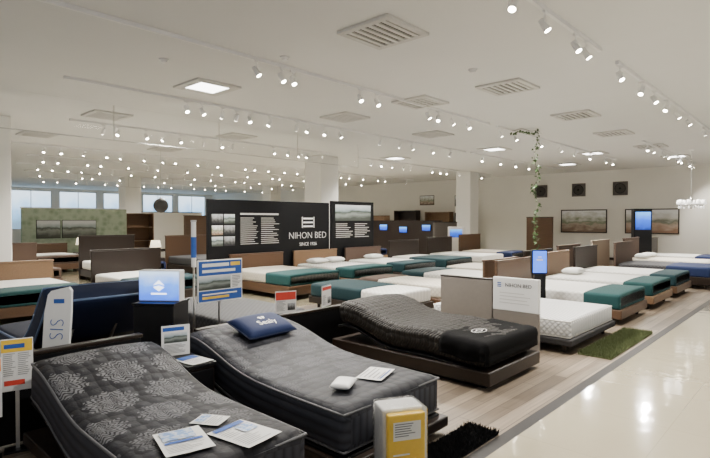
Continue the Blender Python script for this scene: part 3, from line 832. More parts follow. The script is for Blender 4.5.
# shaggy rugs
def rug(label, x0, x1, y0, y1, pm, n, hgt):
    cx, cy = (x0 + x1) / 2, (y0 + y1) / 2
    t = thing('shaggy_rug', label, 'rug', (cx, cy, 0))
    lx, ly = (x1 - x0) / 2, (y1 - y0) / 2
    OBJ('backing', box(BM(), -lx, lx, -ly, ly, .001, .012, .004), pm, t)
    bm = BM()
    for _ in range(n):
        x, y = random.uniform(-lx, lx), random.uniform(-ly, ly); a = random.uniform(0, 2 * PI); h = hgt * random.uniform(.6, 1.2)
        dx, dy = .006 * math.cos(a), .006 * math.sin(a); lean = random.uniform(0, .03); b = random.uniform(0, 2 * PI)
        v = [bm.verts.new(c) for c in ((x - dx, y - dy, .01), (x + dx, y + dy, .01), (x + lean * math.cos(b), y + lean * math.sin(b), .01 + h))]
        bm.faces.new(v)
    o = OBJ('pile', bm, pm, t); o['kind'] = 'stuff'
rug('shaggy black rug on the wood floor at the foot of the slate bed', -2.05, -1.80, 2.74, 3.50, M['blackpile'], 5000, .035)
rug('shaggy moss green rug on the wood floor at the foot of the pale bed', -2.20, -1.83, 6.25, 8.1, M['grass'], 9000, .045)

# headboard behind bed 1, low partition behind beds 2 and 3
t = thing('headboard', 'low black headboard panel behind the nearest bed', 'headboard', (-4.24, 1.05, 0), PI / 2)
OBJ('panel', box(BM(), -.85, .85, -.03, .03, .02, .62, .01), M['black'], t); OBJ('cap', box(BM(), -.86, .86, -.04, .04, .62, .65, .006), M['dwood'], t)
for s in (-1, 1): OBJ('foot', box(BM(), s * .7 - .04, s * .7 + .04, -.06, .06, 0, .02), M['black'], t)
t = thing('partition', 'low dark partition running behind the slate bed and the black reclined bed', 'partition', (-4.55, 3.95, 0), PI / 2)
OBJ('panel', box(BM(), -1.35, 1.35, -.03, .03, .02, .50, .01), M['black'], t); OBJ('cap', box(BM(), -1.36, 1.36, -.045, .045, .50, .53, .006), M['dwood'], t)
for s in (-1, 1): OBJ('foot', box(BM(), s * 1.2 - .04, s * 1.2 + .04, -.06, .06, 0, .02), M['black'], t)
t = thing('console_table', 'narrow black console between the two front beds', 'table', (-3.86, 2.05, 0), 0)
OBJ('top', box(BM(), -.36, .36, -.125, .125, .47, .50, .006), M['black'], t); OBJ('body', box(BM(), -.34, .34, -.115, .115, .06, .47, .004), M['dwood'], t)
OBJ('drawer', box(BM(), .34, .352, -.10, .10, .28, .45, .004), M['black'], t); OBJ('plinth', box(BM(), -.31, .31, -.10, .10, 0, .06), M['black'], t)
sheet('open brochure lying on the console between the front beds', -3.64, 2.05, .502, .1, .26, .19, [('inkb', [(-.45, -.4, -.1, .4)]), ('inkg', rl(6, 0, .42))])
def holder(label, x, y, rz, w, h, head):
    t = thing('leaflet_holder', label, 'leaflet holder', (x, y, .50), rz)
    OBJ('back', box(BM(), -w - .005, w + .005, .0, .004, 0, h + .01), M['glass'], t); OBJ('page', box(BM(), -w, w, -.006, -.002, .005, h), M['paper'], t)
    OBJ('heading', rects(BM(), [(-w + .01, h * .82, w * .6, h * .94)], .0075), M[head], t); OBJ('printing', rects(BM(), textlines(-w + .02, w - .02, .02, h * .38, 7, .35), .0075), M['inkg'], t)
    OBJ('photo', rects(BM(), [(-w + .02, h * .44, w - .02, h * .76)], .0078), M['photo'], t)
holder('acrylic leaflet holder with blue headed sheet on the console between the front beds', -3.88, 2.03, PI / 2 - .3, .11, .25, 'inkb')
# black pedestal with glowing blue box sign
PX, PY = -4.62, 2.28
t = thing('display_pedestal', 'square black pedestal column carrying the glowing blue sign', 'pedestal', (PX, PY, 0), math.radians(38))
OBJ('column', box(BM(), -.19, .19, -.17, .17, .04, .82, .008), M['black'], t); OBJ('plinth', box(BM(), -.20, .20, -.19, .19, 0, .04, .005), M['black'], t)
OBJ('top', box(BM(), -.20, .20, -.18, .18, .82, .84, .005), M['black'], t)
t = thing('illuminated_sign', 'glowing blue and white lightbox sign on the black pedestal', 'sign', (PX, PY, .84), math.radians(38))
OBJ('frame', box(BM(), -.20, .20, -.05, .06, 0, .29, .008), M['whiteplastic'], t)
OBJ('light_panel', box(BM(), -.19, .19, -.056, -.049, .012, .278, .002), picture_mat('lit_sky', [(.1, (.04, .16, .9)), (.5, (.10, .30, 1)), (.95, (.55, .75, 1))], emit=1.8, amp=.7, sc=2), t)
bm = BM()
for p4 in (((-.055, .15), (0, .20), (.055, .15), (0, .165)), ((-.055, .135), (0, .15), (.055, .135), (0, .095))):
    bm.faces.new([bm.verts.new((x, -.0578, z)) for x, z in p4])
rects(bm, [(-.075, .065, .075, .08)], .0578)
OBJ('emblem', bm, M['litwhite'], t)

# white banner stand with vertical lettering
t = thing('advertising_banner', 'slim white leaning banner stand with vertical blue lettering at left', 'sign', (-4.60, 1.34, 0), math.radians(50))
OBJ('base', box(BM(), -.12, .12, -.08, .08, 0, .03, .006), M['black'], t)
def slab(bm, prof, y0, y1):
    a = [bm.verts.new((x, y0, z)) for x, z in prof]; b = [bm.verts.new((x, y1, z)) for x, z in prof]; n = len(prof)
    for k in range(n): bm.faces.new((a[k], a[(k + 1) % n], b[(k + 1) % n], b[k]))
    bm.faces.new(a[::-1]); bm.faces.new(b); return bm
lean = .07
prof = [(-.10, .03), (.10, .03), (.10 + lean * .8, .85), (.09 + lean, 1.03), (.07 + lean, 1.06), (-.06 + lean, 1.03), (-.085 + lean, 1.0), (-.10 + lean * .8, .85)]
OBJ('body', slab(BM(), prof, -.02, .02), M['whiteplastic'], t)
mtx = Matrix.Translation((.055, -.022, .72)) @ Matrix.Rotation(.07, 4, 'Y') @ Matrix.Rotation(PI / 2, 4, 'X') @ Matrix.Rotation(PI / 2, 4, 'Z')
text('SIS', .155, M['inkb'], t, None, mtx=mtx, thin=.004)
OBJ('logo_mark', rects(BM(), [(.03, .93, .11, .965)], .022), M['inkb'], t)

# price boards at the far left
for (x, y, z0, w, h, lab, c1, c2) in ((-4.12, .985, .42, .19, .36, 'white price board with yellow heading and blue line at the left edge', 'inky', 'inkb'), (-4.08, .80, .28, .17, .40, 'white price board with orange heading, partly cut by the left edge', 'inko', 'inkw')):
    t = thing('price_board', lab, 'sign', (x, y, 0), PI / 2 - .25)
    OBJ('board', box(BM(), -w / 2, w / 2, -.006, .006, z0, z0 + h, .003), M['paper'], t)
    OBJ('post', box(BM(), -.012, .012, .008, .022, .015, z0 + h * .6), M['metal'], t); OBJ('foot', box(BM(), -.08, .08, -.05, .06, 0, .015, .003), M['black'], t)
    OBJ('heading', rects(BM(), [(-w / 2 + .005, z0 + h - .09, w / 2 - .005, z0 + h - .005)], .0075), M[c1], t)
    OBJ('subheading', rects(BM(), [(-w / 2 + .02, z0 + h - .065, w / 2 - .05, z0 + h - .035)], .0082), M[c2], t)
    OBJ('printing', rects(BM(), textlines(-w / 2 + .015, -.005, z0 + .10, z0 + h - .10, 12, .35) + textlines(.005, w / 2 - .015, z0 + .10, z0 + h - .10, 12, .35), .0075), M['inkg'], t)
    OBJ('price_line', rects(BM(), [(-w / 2 + .02, z0 + .04, w / 2 - .05, z0 + .075)], .0075), M['inkr'], t)

# poster board and slim sign pole behind bed 2
t = thing('poster_stand', 'blue and white poster board with photo band standing behind the slate bed', 'poster', (-4.76, 3.0, 0), PI / 2)
OBJ('board', box(BM(), -.27, .27, -.012, .012, .74, 1.18, .004), M['paper'], t)
OBJ('post', cyl(BM(), (0, .025, .02), (0, .025, 1.0), .012), M['metal'], t); OBJ('foot', cyl(BM(), (0, .025, 0), (0, .025, .02), .10), M['black'], t)
OBJ('banner', rects(BM(), [(-.26, 1.02, .26, 1.17)], .0135), M['inkb'], t); OBJ('banner', rects(BM(), [(-.26, .75, .26, .86)], .0135), M['inkb'], t)
OBJ('printing', rects(BM(), [(-.22, 1.11, .10, 1.145), (-.22, 1.05, .18, 1.08), (-.22, .815, .2, .83)], .0145), M['inkw'], t)
OBJ('yellow_mark', rects(BM(), [(.12, 1.11, .24, 1.15)], .0145), M['inky'], t); OBJ('yellow_line', rects(BM(), [(-.22, .775, .1, .80)], .0145), M['inky'], t)
OBJ('photo', rects(BM(), [(-.26, .87, .12, 1.01)], .0135), M['photo'], t); OBJ('printing', rects(BM(), textlines(.14, .25, .87, 1.0, 8, .45), .0135), M['inkg'], t)
t = thing('sign_pole', 'slim blue and white sign pole behind the slate bed', 'sign pole', (-4.95, 2.80, 0))
OBJ('base', lathe(BM(), [(.10, 0), (.10, .02), (.05, .04)]), M['black'], t); OBJ('pole', cyl(BM(), (0, 0, .04), (0, 0, 1.10), .012), M['metal'], t, True)
OBJ('sleeve', cyl(BM(), (0, 0, 1.10), (0, 0, 1.58), .026), M['whiteplastic'], t); OBJ('band', cyl(BM(), (0, 0, 1.2), (0, 0, 1.42), .0275), M['inkb'], t)
OBJ('cap', cyl(BM(), (0, 0, 1.58), (0, 0, 1.60), .03), M['metal'], t)
# red flyers on the low partition
for i, (y, lab) in enumerate(((3.72, 'red and white flyer in acrylic stand on the dark partition, nearer the navy pillow'), (4.36, 'white flyer with red heading on the dark partition, nearer the black bed'))):
    t = thing('flyer_stand', lab, 'flyer', (-4.55, y, .53), PI / 2 + (-.35 if i == 0 else .35))
    OBJ('back', box(BM(), -.13, .13, 0, .004, 0, .27), M['glass'], t); OBJ('flyer', box(BM(), -.125, .125, -.006, -.002, .01, .26), M['paper'], t)
    OBJ('heading', rects(BM(), [(-.12, .16, .12, .25)] if i == 0 else [(-.12, .21, .12, .25)], .0075), M['inkr'], t); OBJ('printing', rects(BM(), textlines(-.11, .0, .03, .15, 9, .4), .0075), M['inkg'], t)
    OBJ('photo', rects(BM(), [(.02, .04, .11, .12)], .0078), M['photod'], t)

# navy adjustable bed facing away on the left
bedN, PN = adjustable_bed('adjustable_bed', 'navy adjustable bed with raised back seen from behind at left', (-5.95, 1.92, 0), 1.0, [(-.90, .94), (-.78, .80), (-.30, .34), (.2, .30), (.95, .30)], .22, M['navyd'], M['dwood'], .17, rz=PI, piping_m=M['greyblue'], prad=.012)

# ------------------------------------------------------------------ the other beds
PB = plain_bed
PB('white bed with teal foot throw on walnut base, first beyond the pale grey bed', -3.30, 9.05, 0, 1.40, M['mwood'], M['white'], M['teal'], M['mwood'], .85, .46, .55)
PB('white bed with teal throw along the aisle, second beyond the pale grey bed', -3.30, 10.95, 0, 1.40, M['lwood'], M['white'], M['teal'], M['lwood'], .9, .46, .5)
PB('white bed with dark teal throw along the aisle, third beyond the pale grey bed', -3.30, 12.80, 0, 1.40, M['mwood'], M['white'], M['tealb'], M['dwood'], .95, .46, .5)
PB('dark navy covered bed near the right edge, before the white chandelier', -3.00, 14.75, 0, 1.40, M['dwood'], M['darkq'], M['navy'], M['brownfab'], 1.0, .5, .9)
PB('cream bed with brown padded headboard below the white chandelier', -3.30, 16.6, 0, 1.40, M['brownfab'], M['cream'], None, M['brownfab'], 1.05, .5)
PB('white bed with navy throw closest to the pictures wall', -3.30, 18.9, 0, 1.40, M['dwood'], M['white'], M['navy'], M['dwood'], 1.0, .5, .7)
PB('charcoal quilted bed behind the low dark partition', -5.92, 3.80, PI, 1.20, M['dwood'], M['darkq'], None, None, top=.46)
PB('single white bed with long dark teal throw directly behind the black reclined bed', -5.95, 6.75, PI, 1.0, M['dwood'], M['white'], M['tealb'], None, top=.44, rl=1.25)
PB('narrow white bed beside the dark teal one, left of the beige grey panel', -5.95, 8.05, PI, 1.0, M['mwood'], M['cream'], M['brownfab'], None, top=.44, rl=.5)
PB('white bed with teal throw behind the beige grey headboard panel', -5.92, 9.55, PI, 1.30, M['mwood'], M['white'], M['tealb'], M['mwood'], .8, .48, .6)
PB('cream bed with walnut headboard by the hanging ivy', -5.92, 11.35, PI, 1.40, M['dwood'], M['cream'], None, M['dwood'], .9, .48)
PB('white bed with dark headboard just beyond the hanging ivy', -5.92, 13.2, PI, 1.40, M['dwood'], M['white'], M['navy'], M['brownfab'], .95, .48)
PB('white bed with beige headboard, last of the second row', -5.92, 15.6, PI, 1.40, M['lwood'], M['white'], None, M['beigefab'], 1.0, .48)
PB('white bed with teal throw on walnut base below the text poster of the black partition', -8.80, 7.2, 0, 1.40, M['mwood'], M['cream'], M['teal'], M['mwood'], .8, .5, .8)
PB('white bed with teal throw below the logo of the black partition', -8.80, 9.05, 0, 1.40, M['lwood'], M['white'], M['teal'], M['lwood'], .8, .5, .6)
PB('white bed with dark teal throw below the black poster panel', -8.80, 10.9, 0, 1.40, M['dwood'], M['white'], M['tealb'], M['brownfab'], .8, .5, .6)
PB('teal covered bed right of the black poster panel', -8.80, 12.8, 0, 1.40, M['dwood'], M['white'], M['tealb'], M['dwood'], .95, .5, 1.3)
PB('white bed with dark headboard before the white kiosk', -8.80, 14.8, 0, 1.40, M['mwood'], M['white'], None, M['dwood'], 1.0, .5)
PB('cream bed with brown headboard before the dark walnut partition', -8.80, 16.8, 0, 1.40, M['mwood'], M['cream'], M['navy'], M['mwood'], 1.05, .5)
PB('white bed with teal throw at the left edge, nearest of the left group', -10.15, 2.55, 0, 1.40, M['mwood'], M['white'], M['teal'], M['lwood'], .8, .48, .7)
PB('dark brown bed with white mattress left of the black partition', -10.15, 4.75, 0, 1.40, M['dwood'], M['white'], M['tealb'], M['dwood'], .95, .48, .7)
PB('brown upholstered bed behind the white leaning banner', -13.8, 3.25, 0, 1.40, M['brownfab'], M['cream'], M['brownfab'], M['brownfab'], 1.0, .5, .7)
PB('white bed with tall dark walnut headboard under the round pendant', -13.8, 5.75, 0, 1.40, M['dwood'], M['white'], M['navy'], M['dwood'], 1.15, .5, .5)
PB('dark bed with walnut headboard beside the left end of the black partition', -13.8, 8.2, 0, 1.40, M['dwood'], M['darkq'], None, M['mwood'], 1.1, .5)
PB('white bed before the green wallpaper, left of its twin', -18.0, 5.3, 0, 1.40, M['mwood'], M['white'], M['brownfab'], M['mwood'], .8, .5, .6)
PB('white bed before the green wallpaper, under the right end of the lake photos', -18.0, 7.5, 0, 1.40, M['mwood'], M['cream'], M['teal'], M['brownfab'], .8, .5, .6)
PB('white bed behind the poster panel with beige headboard', -13.4, 14.4, 0, 1.40, M['lwood'], M['white'], M['navy'], M['beigefab'], 1.0, .5)

pw = None
for x, y, z, lab in ((-9.45, 8.75, .575, 'white pillow on the bed below the partition logo, nearer one'), (-9.45, 9.35, .575, 'white pillow on the bed below the partition logo, farther one'),
                     (-9.45, 10.9, .575, 'white pillow on the bed below the black poster panel'), (-3.95, 16.3, .575, 'white pillow on the cream bed below the chandelier, nearer one'),
                     (-3.95, 16.95, .575, 'white pillow on the cream bed below the chandelier, farther one'), (-3.95, 10.95, .535, 'white pillow on the second teal and white bed along the aisle'),
                     (-5.25, 13.2, .555, 'white pillow on the bed beyond the ivy'), (-14.45, 5.75, .575, 'white pillow on the bed under the round pendant')):
    if pw is None:
        pw = OBJ('pillow', pillow_bm(.36, .52, .14), M['inkw'], None, True); o = pw
    else:
        o = pw.copy(); COL.objects.link(o)
    o.location = (x, y, z); tag(o, lab, 'pillow')

# ------------------------------------------------------------------ black partition with logo
t = thing('partition', 'tall black display partition with white logo and text poster', 'partition', (-9.95, 7.78, 0), PI / 2)
OBJ('panel', box(BM(), -1.83, 1.83, -.04, .04, .04, 2.06, .006), M['black'], t)
for s in (-1, 1): OBJ('foot', box(BM(), s * 1.6 - .05, s * 1.6 + .05, -.10, .10, 0, .04), M['black'], t)
k = 0
for z0 in (1.52, 1.27, 1.02):
    for x0, x1 in ((-1.74, -1.46), (-1.43, -1.15)):
        OBJ('photo', rects(BM(), [(x0, z0, x1, z0 + .21)], .043), M[('photod', 'photo', 'photo2', 'photod', 'photo', 'photod')[k]], t); k += 1
OBJ('heading', rects(BM(), [(-1.0, 1.72, .10, 1.76)], .043), M['slat'], t)
rr = []
for k in range(14): rr += [(-1.0, 1.64 - k * .046, -.55 + random.uniform(-.12, .05), 1.652 - k * .046), (-.42, 1.64 - k * .046, .05 + random.uniform(-.12, .08), 1.652 - k * .046)]
OBJ('printing', rects(BM(), rr, .043), M['slat'], t)
OBJ('logo_mark', rects(BM(), [(.90, 1.42, 1.24, 1.455), (.90, 1.52, 1.24, 1.555), (.90, 1.62, 1.24, 1.655), (.86, 1.40, .88, 1.68), (1.26, 1.40, 1.28, 1.68)], .043), M['inkw'], t)
text('NIHON BED', .24, M['inkw'], t, (1.07, -.043, 1.20), thin=.005); text('SINCE 1926', .12, M['inkw'], t, (1.07, -.043, .98), thin=.001)
t = thing('display_partition', 'black panel with a photo above white text beside the logo partition', 'partition', (-9.98, 10.60, 0), PI / 2)
OBJ('panel', box(BM(), -.88, .88, -.03, .03, .03, 2.12, .006), M['black'], t)
for s in (-1, 1): OBJ('foot', box(BM(), s * .7 - .05, s * .7 + .05, -.09, .09, 0, .03), M['black'], t)
OBJ('poster', rects(BM(), [(-.72, 1.58, .74, 2.02)], .033), M['photo'], t)
OBJ('printing', rects(BM(), textlines(-.70, -.02, 1.08, 1.50, 8, .3) + textlines(.06, .72, 1.08, 1.50, 8, .3), .033), M['slat'], t)

t = thing('wallpaper_partition', 'pale green leafy wallpaper partition at the far left', 'partition', (-20.0, 6.7, 0), PI / 2)
OBJ('panel', box(BM(), -1.75, 1.75, -.06, .06, 0, 2.0, .006), M['wallpaper'], t); OBJ('cap', box(BM(), -1.77, 1.77, -.07, .07, 2.0, 2.04), M['whiteplastic'], t)
for y, hw, lab in ((5.75, .36, 'unframed lake photo on green wallpaper, left and narrower one'), (6.75, .56, 'wide unframed lake photo on green wallpaper, right hand one')):
    t = thing('picture', lab, 'picture', (-19.938, y, 1.28), PI / 2)
    OBJ('canvas', box(BM(), -hw, hw, -.03, .0, -.30, .30, .003), M['photo'], t)
    OBJ('backing', box(BM(), -hw - .02, hw + .02, -.015, .0, -.32, .32, .003), M['black'], t)
def wpart(label, x, y, rz, hw, h, m):
    t = thing('partition', label, 'partition', (x, y, 0), rz)
    OBJ('panel', box(BM(), -hw, hw, -.05, .05, .08, h, .006), m, t); OBJ('plinth', box(BM(), -hw, hw, -.04, .04, 0, .08), M['black'], t); OBJ('cap', box(BM(), -hw - .01, hw + .01, -.06, .06, h, h + .03), M['dwood'], t)
wpart('plain brown wood partition behind the left end of the black one', -18.0, 11.0, PI / 2, 1.2, 1.75, M['mwood'])
wpart('dark brown partition carrying the small blue screens', -13.6, 17.6, 0, 2.0, 1.55, M['dwood'])
wpart('pale partition far behind the black poster panel', -17.8, 18.0, 0, 1.6, 2.0, M['pillar'])
wpart('white partition in the far left distance', -26.0, 13.0, PI / 2, 2.2, 2.0, M['pillar'])
wpart('dark walnut partition left of the hanging ivy', -8.9, 20.8, 0, .55, 1.7, M['mwood'])
wpart('taupe partition in front of the white column', -11.3, 17.4, PI / 2, .8, 1.5, M['dtaupe'])
# tall furniture and shelving along the far wall
def wardrobe(label, x, y, w, h, m, rz=0):
    t = thing('wardrobe', label, 'wardrobe', (x, y, 0), rz)
    OBJ('body', box(BM(), -w / 2, w / 2, -.26, .26, .08, h, .008), m, t); OBJ('plinth', box(BM(), -w / 2 + .03, w / 2 - .03, -.23, .23, 0, .08), M['black'], t)
    for s in (-1, 1):
        d = OBJ('door', box(BM(), min(s * .005, s * (w / 2 - .01)), max(s * .005, s * (w / 2 - .01)), -.28, -.261, .10, h - .02, .004), m, t)
        OBJ('handle', box(BM(), s * .035 - .006, s * .035 + .006, -.30, -.281, h * .45, h * .6), M['metal'], d)
wardrobe('dark wardrobe against the far wall behind the kiosk', -12.9, 21.7, 1.0, 1.95, M['dwood'])
wardrobe('oak wardrobe against the far wall left of the dark one', -18.4, 21.7, 1.1, 1.85, M['lwood'])
def shelf_unit(label, x, y, rz, w, h, m):
    t = thing('display_shelf', label, 'shelf', (x, y, 0), rz)
    for s in (-1, 1): OBJ('side_panel', box(BM(), s * w / 2 - .02, s * w / 2 + .02, -.2, .2, 0, h, .004), m, t)
    OBJ('back_panel', box(BM(), -w / 2 + .02, w / 2 - .02, .18, .195, .05, h - .03), m, t)
    for k in range(4):
        z = .08 + (h - .12) * k / 3
        OBJ('shelf_board', box(BM(), -w / 2 + .02, w / 2 - .02, -.19, .18, z, z + .03, .003), m, t)
shelf_unit('oak open shelf against the far wall, beside the dark wardrobe', -14.4, 21.6, 0, 1.4, 2.0, M['lwood'])
shelf_unit('dark open shelf against the far wall, left of the oak shelf', -16.4, 21.6, 0, 1.4, 2.1, M['dwood'])
shelf_unit('walnut open shelf in the left distance behind the black partition', -22.0, 9.6, PI / 2, 1.6, 1.9, M['mwood'])
shelf_unit('white open shelf in the left distance below the windows', -28.0, 10.0, PI / 2, 1.8, 1.9, M['whiteplastic'])
# posters on the far wall
for x, z, hw, hh, mm, lab in ((-15.4, 2.62, .42, .22, 'photo2', 'small warm poster high on the far wall above the shelves'), (-13.4, 2.55, .30, .24, 'photo', 'small grey poster high on the far wall above the oak shelf'),
                              (-20.2, 1.9, .6, .4, 'photo3', 'wide poster on the far wall left of the oak wardrobe')):
    t = thing('wall_poster', lab, 'poster', (x, YN, z))
    OBJ('frame', box(BM(), -hw - .03, hw + .03, -.02, -.001, -hh - .03, hh + .03, .003), M['black'], t); OBJ('print', box(BM(), -hw, hw, -.026, -.0205, -hh, hh), M[mm], t)
for i, (x, z, lab) in enumerate(((-14.6, 1.27, 'small blue screen on dark partition, leftmost of three'), (-13.5, 1.18, 'small blue screen on dark partition, middle of three'), (-12.3, 1.27, 'small blue screen on dark partition, rightmost of three'))):
    t = thing('television', lab, 'screen', (x, 17.5495, z))
    OBJ('body', box(BM(), -.22, .22, -.04, .0, -.14, .14, .008), M['black'], t); OBJ('screen', box(BM(), -.20, .20, -.046, -.04, -.12, .12), M['screen'], t)
t = thing('information_kiosk', 'white upright kiosk with small blue screen in the middle distance', 'kiosk', (-10.3, 16.6, 0), .5)
OBJ('body', box(BM(), -.3, .3, -.15, .15, .05, 1.35, .02), M['whiteplastic'], t); OBJ('screen', box(BM(), -.22, .22, -.158, -.15, .95, 1.25), M['screen'], t); OBJ('plinth', box(BM(), -.33, .33, -.2, .2, 0, .05), M['black'], t)
# table lamps on low cabinets in the distance
def cabinet_lamp(lab, where, x, y):
    t = thing('nightstand', 'dark nightstand ' + where, 'nightstand', (x, y, 0))
    OBJ('body', box(BM(), -.2, .2, -.2, .2, .04, .5, .008), M['dwood'], t); d = OBJ('drawer', box(BM(), .2, .215, -.18, .18, .3, .47, .004), M['dwood'], t); OBJ('knob', cyl(BM(), (.215, 0, .39), (.235, 0, .39), .012), M['metal'], d)
    OBJ('plinth', box(BM(), -.18, .18, -.18, .18, 0, .04), M['black'], t)
    t = thing('table_lamp', lab, 'lamp', (x, y, .5))
    OBJ('base', lathe(BM(), [(.08, 0), (.08, .015), (.02, .03), (.04, .14), (.012, .26), (.012, .32)]), M['metal'], t, True); OBJ('shade', lathe(BM(), [(.17, .26), (.12, .50)], 20), M['shade'], t, True)
cabinet_lamp('glowing table lamp in the left distance beside the round pendant', 'in the left distance beside the round pendant', -14.5, 6.98)
cabinet_lamp('glowing table lamp before the green wallpaper, between its two beds', 'before the green wallpaper between two beds', -18.75, 6.4)
cabinet_lamp('glowing table lamp in the far centre behind the poster panel', 'in the far centre behind the poster panel', -14.1, 15.75)
# blue lit box on black stand between the pale bed and the next
LX, LY = -3.45, 8.04
t = thing('display_stand', 'slim black stand holding the blue lit box below the ivy', 'stand', (LX, LY, 0), math.radians(38))
OBJ('column', box(BM(), -.09, .09, -.09, .09, .03, .74, .006), M['black'], t); OBJ('base', box(BM(), -.13, .13, -.13, .13, 0, .03, .005), M['black'], t)
t = thing('illuminated_sign', 'small bright blue lightbox on slim black stand below the ivy', 'sign', (LX, LY, .74), math.radians(38))
OBJ('frame', box(BM(), -.12, .12, -.05, .05, 0, .38, .006), M['black'], t); OBJ('light_panel', box(BM(), -.105, .105, -.056, -.05, .015, .365), M['bluelit'], t)
OBJ('emblem', rects(BM(), [(-.05, .21, .05, .24), (-.03, .26, .03, .28)], .058), M['inkw'], t)
# black display tower with blue screen, right
t = thing('display_tower', 'tall black display tower with blue screen before the right hand picture', 'display', (-4.35, 17.75, 0), .6)
OBJ('body', box(BM(), -.26, .26, -.12, .12, .04, 1.95, .01), M['black'], t); OBJ('base', box(BM(), -.33, .33, -.22, .22, 0, .04, .006), M['black'], t); OBJ('screen', box(BM(), -.22, .22, -.127, -.12, 1.3, 1.85), M['screen'], t)

for x, lab, m in ((-7.55, 'framed garden picture on the far wall, left of the two', 'photo2'), (-5.05, 'framed terrace picture on the far wall, right of the two', 'photo3')):
    t = thing('framed_picture', lab, 'picture', (x, YN, 1.55))
    bm = BM()
    for a, b, c, d in ((-.92, .92, .44, .48), (-.92, .92, -.48, -.44), (-.92, -.88, -.44, .44), (.88, .92, -.44, .44)): box(bm, a, b, -.05, -.001, c, d, .006)
    OBJ('frame', bm, M['dwood'], t); OBJ('canvas', box(BM(), -.88, .88, -.03, -.005, -.44, .44), M[m], t)
for x, lab in ((-9.35, 'square wall fan, leftmost of three near the ceiling'), (-7.75, 'square wall fan, middle of three near the ceiling'), (-6.15, 'square wall fan, rightmost of three near the ceiling')):
    t = thing('wall_fan', lab, 'wall fan', (x, YN, 2.85))
    bm = BM()
    for a, b, c, d in ((-.27, .27, .22, .27), (-.27, .27, -.27, -.22), (-.27, -.22, -.22, .22), (.22, .27, -.22, .22)): box(bm, a, b, -.06, -.001, c, d, .006)
    OBJ('housing', bm, M['dtaupe'], t); OBJ('back_plate', box(BM(), -.22, .22, -.02, -.002, -.22, .22), M['dtaupe'], t)
    OBJ('grille', cyl(BM(), (0, -.05, 0), (0, -.02, 0), .19, seg=28), M['ventdark'], t)
    OBJ('guard_ring', tube(BM(), [(.195 * math.cos(2 * PI * k / 28), -.05, .195 * math.sin(2 * PI * k / 28)) for k in range(28)], .012, True), M['black'], t)
    OBJ('hub', cyl(BM(), (0, -.07, 0), (0, -.05, 0), .045), M['black'], t)
# chandelier
t = thing('chandelier', 'small white tiered chandelier with drops hanging at the right', 'chandelier', (-2.95, 17.2, 0))
OBJ('canopy', lathe(BM(), [(.08, H - .001), (.07, H - .04)]), M['whiteplastic'], t); OBJ('cord', cyl(BM(), (0, 0, H - .04), (0, 0, 2.26), .008), M['metal'], t)
OBJ('hub', lathe(BM(), [(.02, 1.92), (.05, 1.96), (.03, 2.05), (.045, 2.15), (.015, 2.26)]), M['metal'], t, True)
OBJ('ring', tube(BM(), [(.30 * math.cos(k * PI / 12), .30 * math.sin(k * PI / 12), 2.03) for k in range(24)], .014, True), M['metal'], t, True)
for k in range(8):
    a = k * PI / 4; c, s = math.cos(a), math.sin(a)
    OBJ('arm', tube(BM(), [(.03 * c, .03 * s, 2.0), (.16 * c, .16 * s, 1.97), (.30 * c, .30 * s, 2.03)], .010), M['metal'], t, True)
    OBJ('lamp_shade', lathe(BM(), [(.05, 2.045), (.065, 2.08), (.045, 2.17), (.02, 2.175)], 12, (.30 * c, .30 * s)), M['crystal'], t, True)
    OBJ('drop', lathe(BM(), [(.004, 2.015), (.022, 1.96), (.004, 1.92)], 8, (.30 * c, .30 * s)), M['crystal'], t, True)
# round dark pendant, left
t = thing('pendant_lamp', 'round dark globe pendant hanging before the left columns', 'pendant lamp', (-14.3, 7.05, 0))
OBJ('cord', cyl(BM(), (0, 0, H - .001), (0, 0, 2.22), .005), M['metal'], t)
OBJ('globe', lathe(BM(), [(max(.004, .21 * math.sin(PI * k / 14)), 2.02 - .21 * math.cos(PI * k / 14)) for k in range(15)], 24), M['globe'], t, True)
OBJ('cap', lathe(BM(), [(.05, 2.215), (.04, 2.25), (.01, 2.26)], 14), M['metal'], t, True)
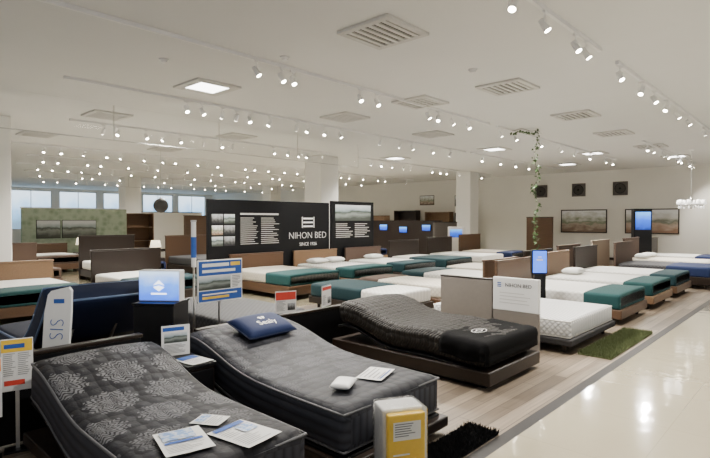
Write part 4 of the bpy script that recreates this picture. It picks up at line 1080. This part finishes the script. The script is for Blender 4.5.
# hanging ivy
vx, vy = -4.75, 10.95
t = thing('hanging_ivy', 'long thin strand of green ivy hanging from the ceiling', 'plant', (vx, vy, H))
pts = [(.05 * math.sin(i * .9), .05 * math.cos(i * 1.3) - .05, -.001 - 2.65 * i / 24) for i in range(25)]
pts2_ = [(-.01 - .035 * i, -.01 - .035 * i, -.03 - .025 * math.sin(i * .7)) for i in range(12)]
bm = BM(); tube(bm, pts, .005); tube(bm, pts2_, .005); OBJ('stem', bm, M['stem'], t)
bm = BM()
def leaf(bm, p, s):
    rot = Matrix.Rotation(random.uniform(0, 2 * PI), 3, 'Z') @ Matrix.Rotation(random.uniform(-.9, .9), 3, 'X') @ Matrix.Rotation(random.uniform(-.4, 1.3), 3, 'Y')
    o = [Vector(c) * s for c in ((0, 0, 0), (.35, .45, .08), (.65, .2, .05), (1.0, 0, -.05), (.65, -.2, .05), (.35, -.45, .08))]
    v = [bm.verts.new(Vector(p) + rot @ c) for c in o]
    bm.faces.new((v[0], v[3], v[2], v[1])); bm.faces.new((v[0], v[5], v[4], v[3]))
for i, p in enumerate(pts):
    for _ in range(8 if random.random() < .6 else 3): leaf(bm, (p[0] + random.uniform(-.04, .04), p[1] + random.uniform(-.04, .04), p[2] + random.uniform(-.05, .0) if p[2] > -.1 else p[2] + random.uniform(-.06, .06)), random.uniform(.05, .08))
for p in pts2_:
    for _ in range(5): leaf(bm, (p[0], p[1], p[2] - .05), random.uniform(.05, .08))
OBJ('foliage', bm, M['leaf'], t)
def plant(label, x, y, n=110, hh=1.3):
    t = thing('potted_plant', label, 'plant', (x, y, 0))
    OBJ('pot', lathe(BM(), [(.12, 0), (.17, .28), (.18, .30), (.15, .30), (.14, .26)]), M['pot'], t, True)
    bm = BM()
    for k in range(7):
        a = k * .9; tube(bm, [(0, 0, .26), (.08 * math.cos(a), .08 * math.sin(a), .26 + hh * .3), (.25 * math.cos(a), .25 * math.sin(a), .26 + hh * random.uniform(.5, .8))], .008)
    OBJ('stem', bm, M['stem'], t)
    bm = BM()
    for _ in range(n):
        a, r = random.uniform(0, 2 * PI), random.uniform(0, .3); leaf(bm, (r * math.cos(a), r * math.sin(a), .45 + random.uniform(0, hh * .65)), random.uniform(.12, .2))
    OBJ('foliage', bm, M['leaf'], t)
plant('leafy potted plant left of the green wallpaper', -19.6, 4.2)

# ------------------------------------------------------------------ light, world, camera
w = bpy.data.worlds.new('world'); SC.world = w; w.use_nodes = True
bg = w.node_tree.nodes['Background']; bg.inputs[0].default_value = (.98, .99, 1, 1); bg.inputs[1].default_value = .60
cam = bpy.data.cameras.new('camera'); cam.sensor_width = 36; cam.lens = 512 / 710 * 36; cam.clip_end = 200
co = bpy.data.objects.new('camera', cam); COL.objects.link(co)
co.location = (0, 0, EYE); co.rotation_euler = (math.radians(90 - 1.007), 0, math.radians(43))
SC.camera = co
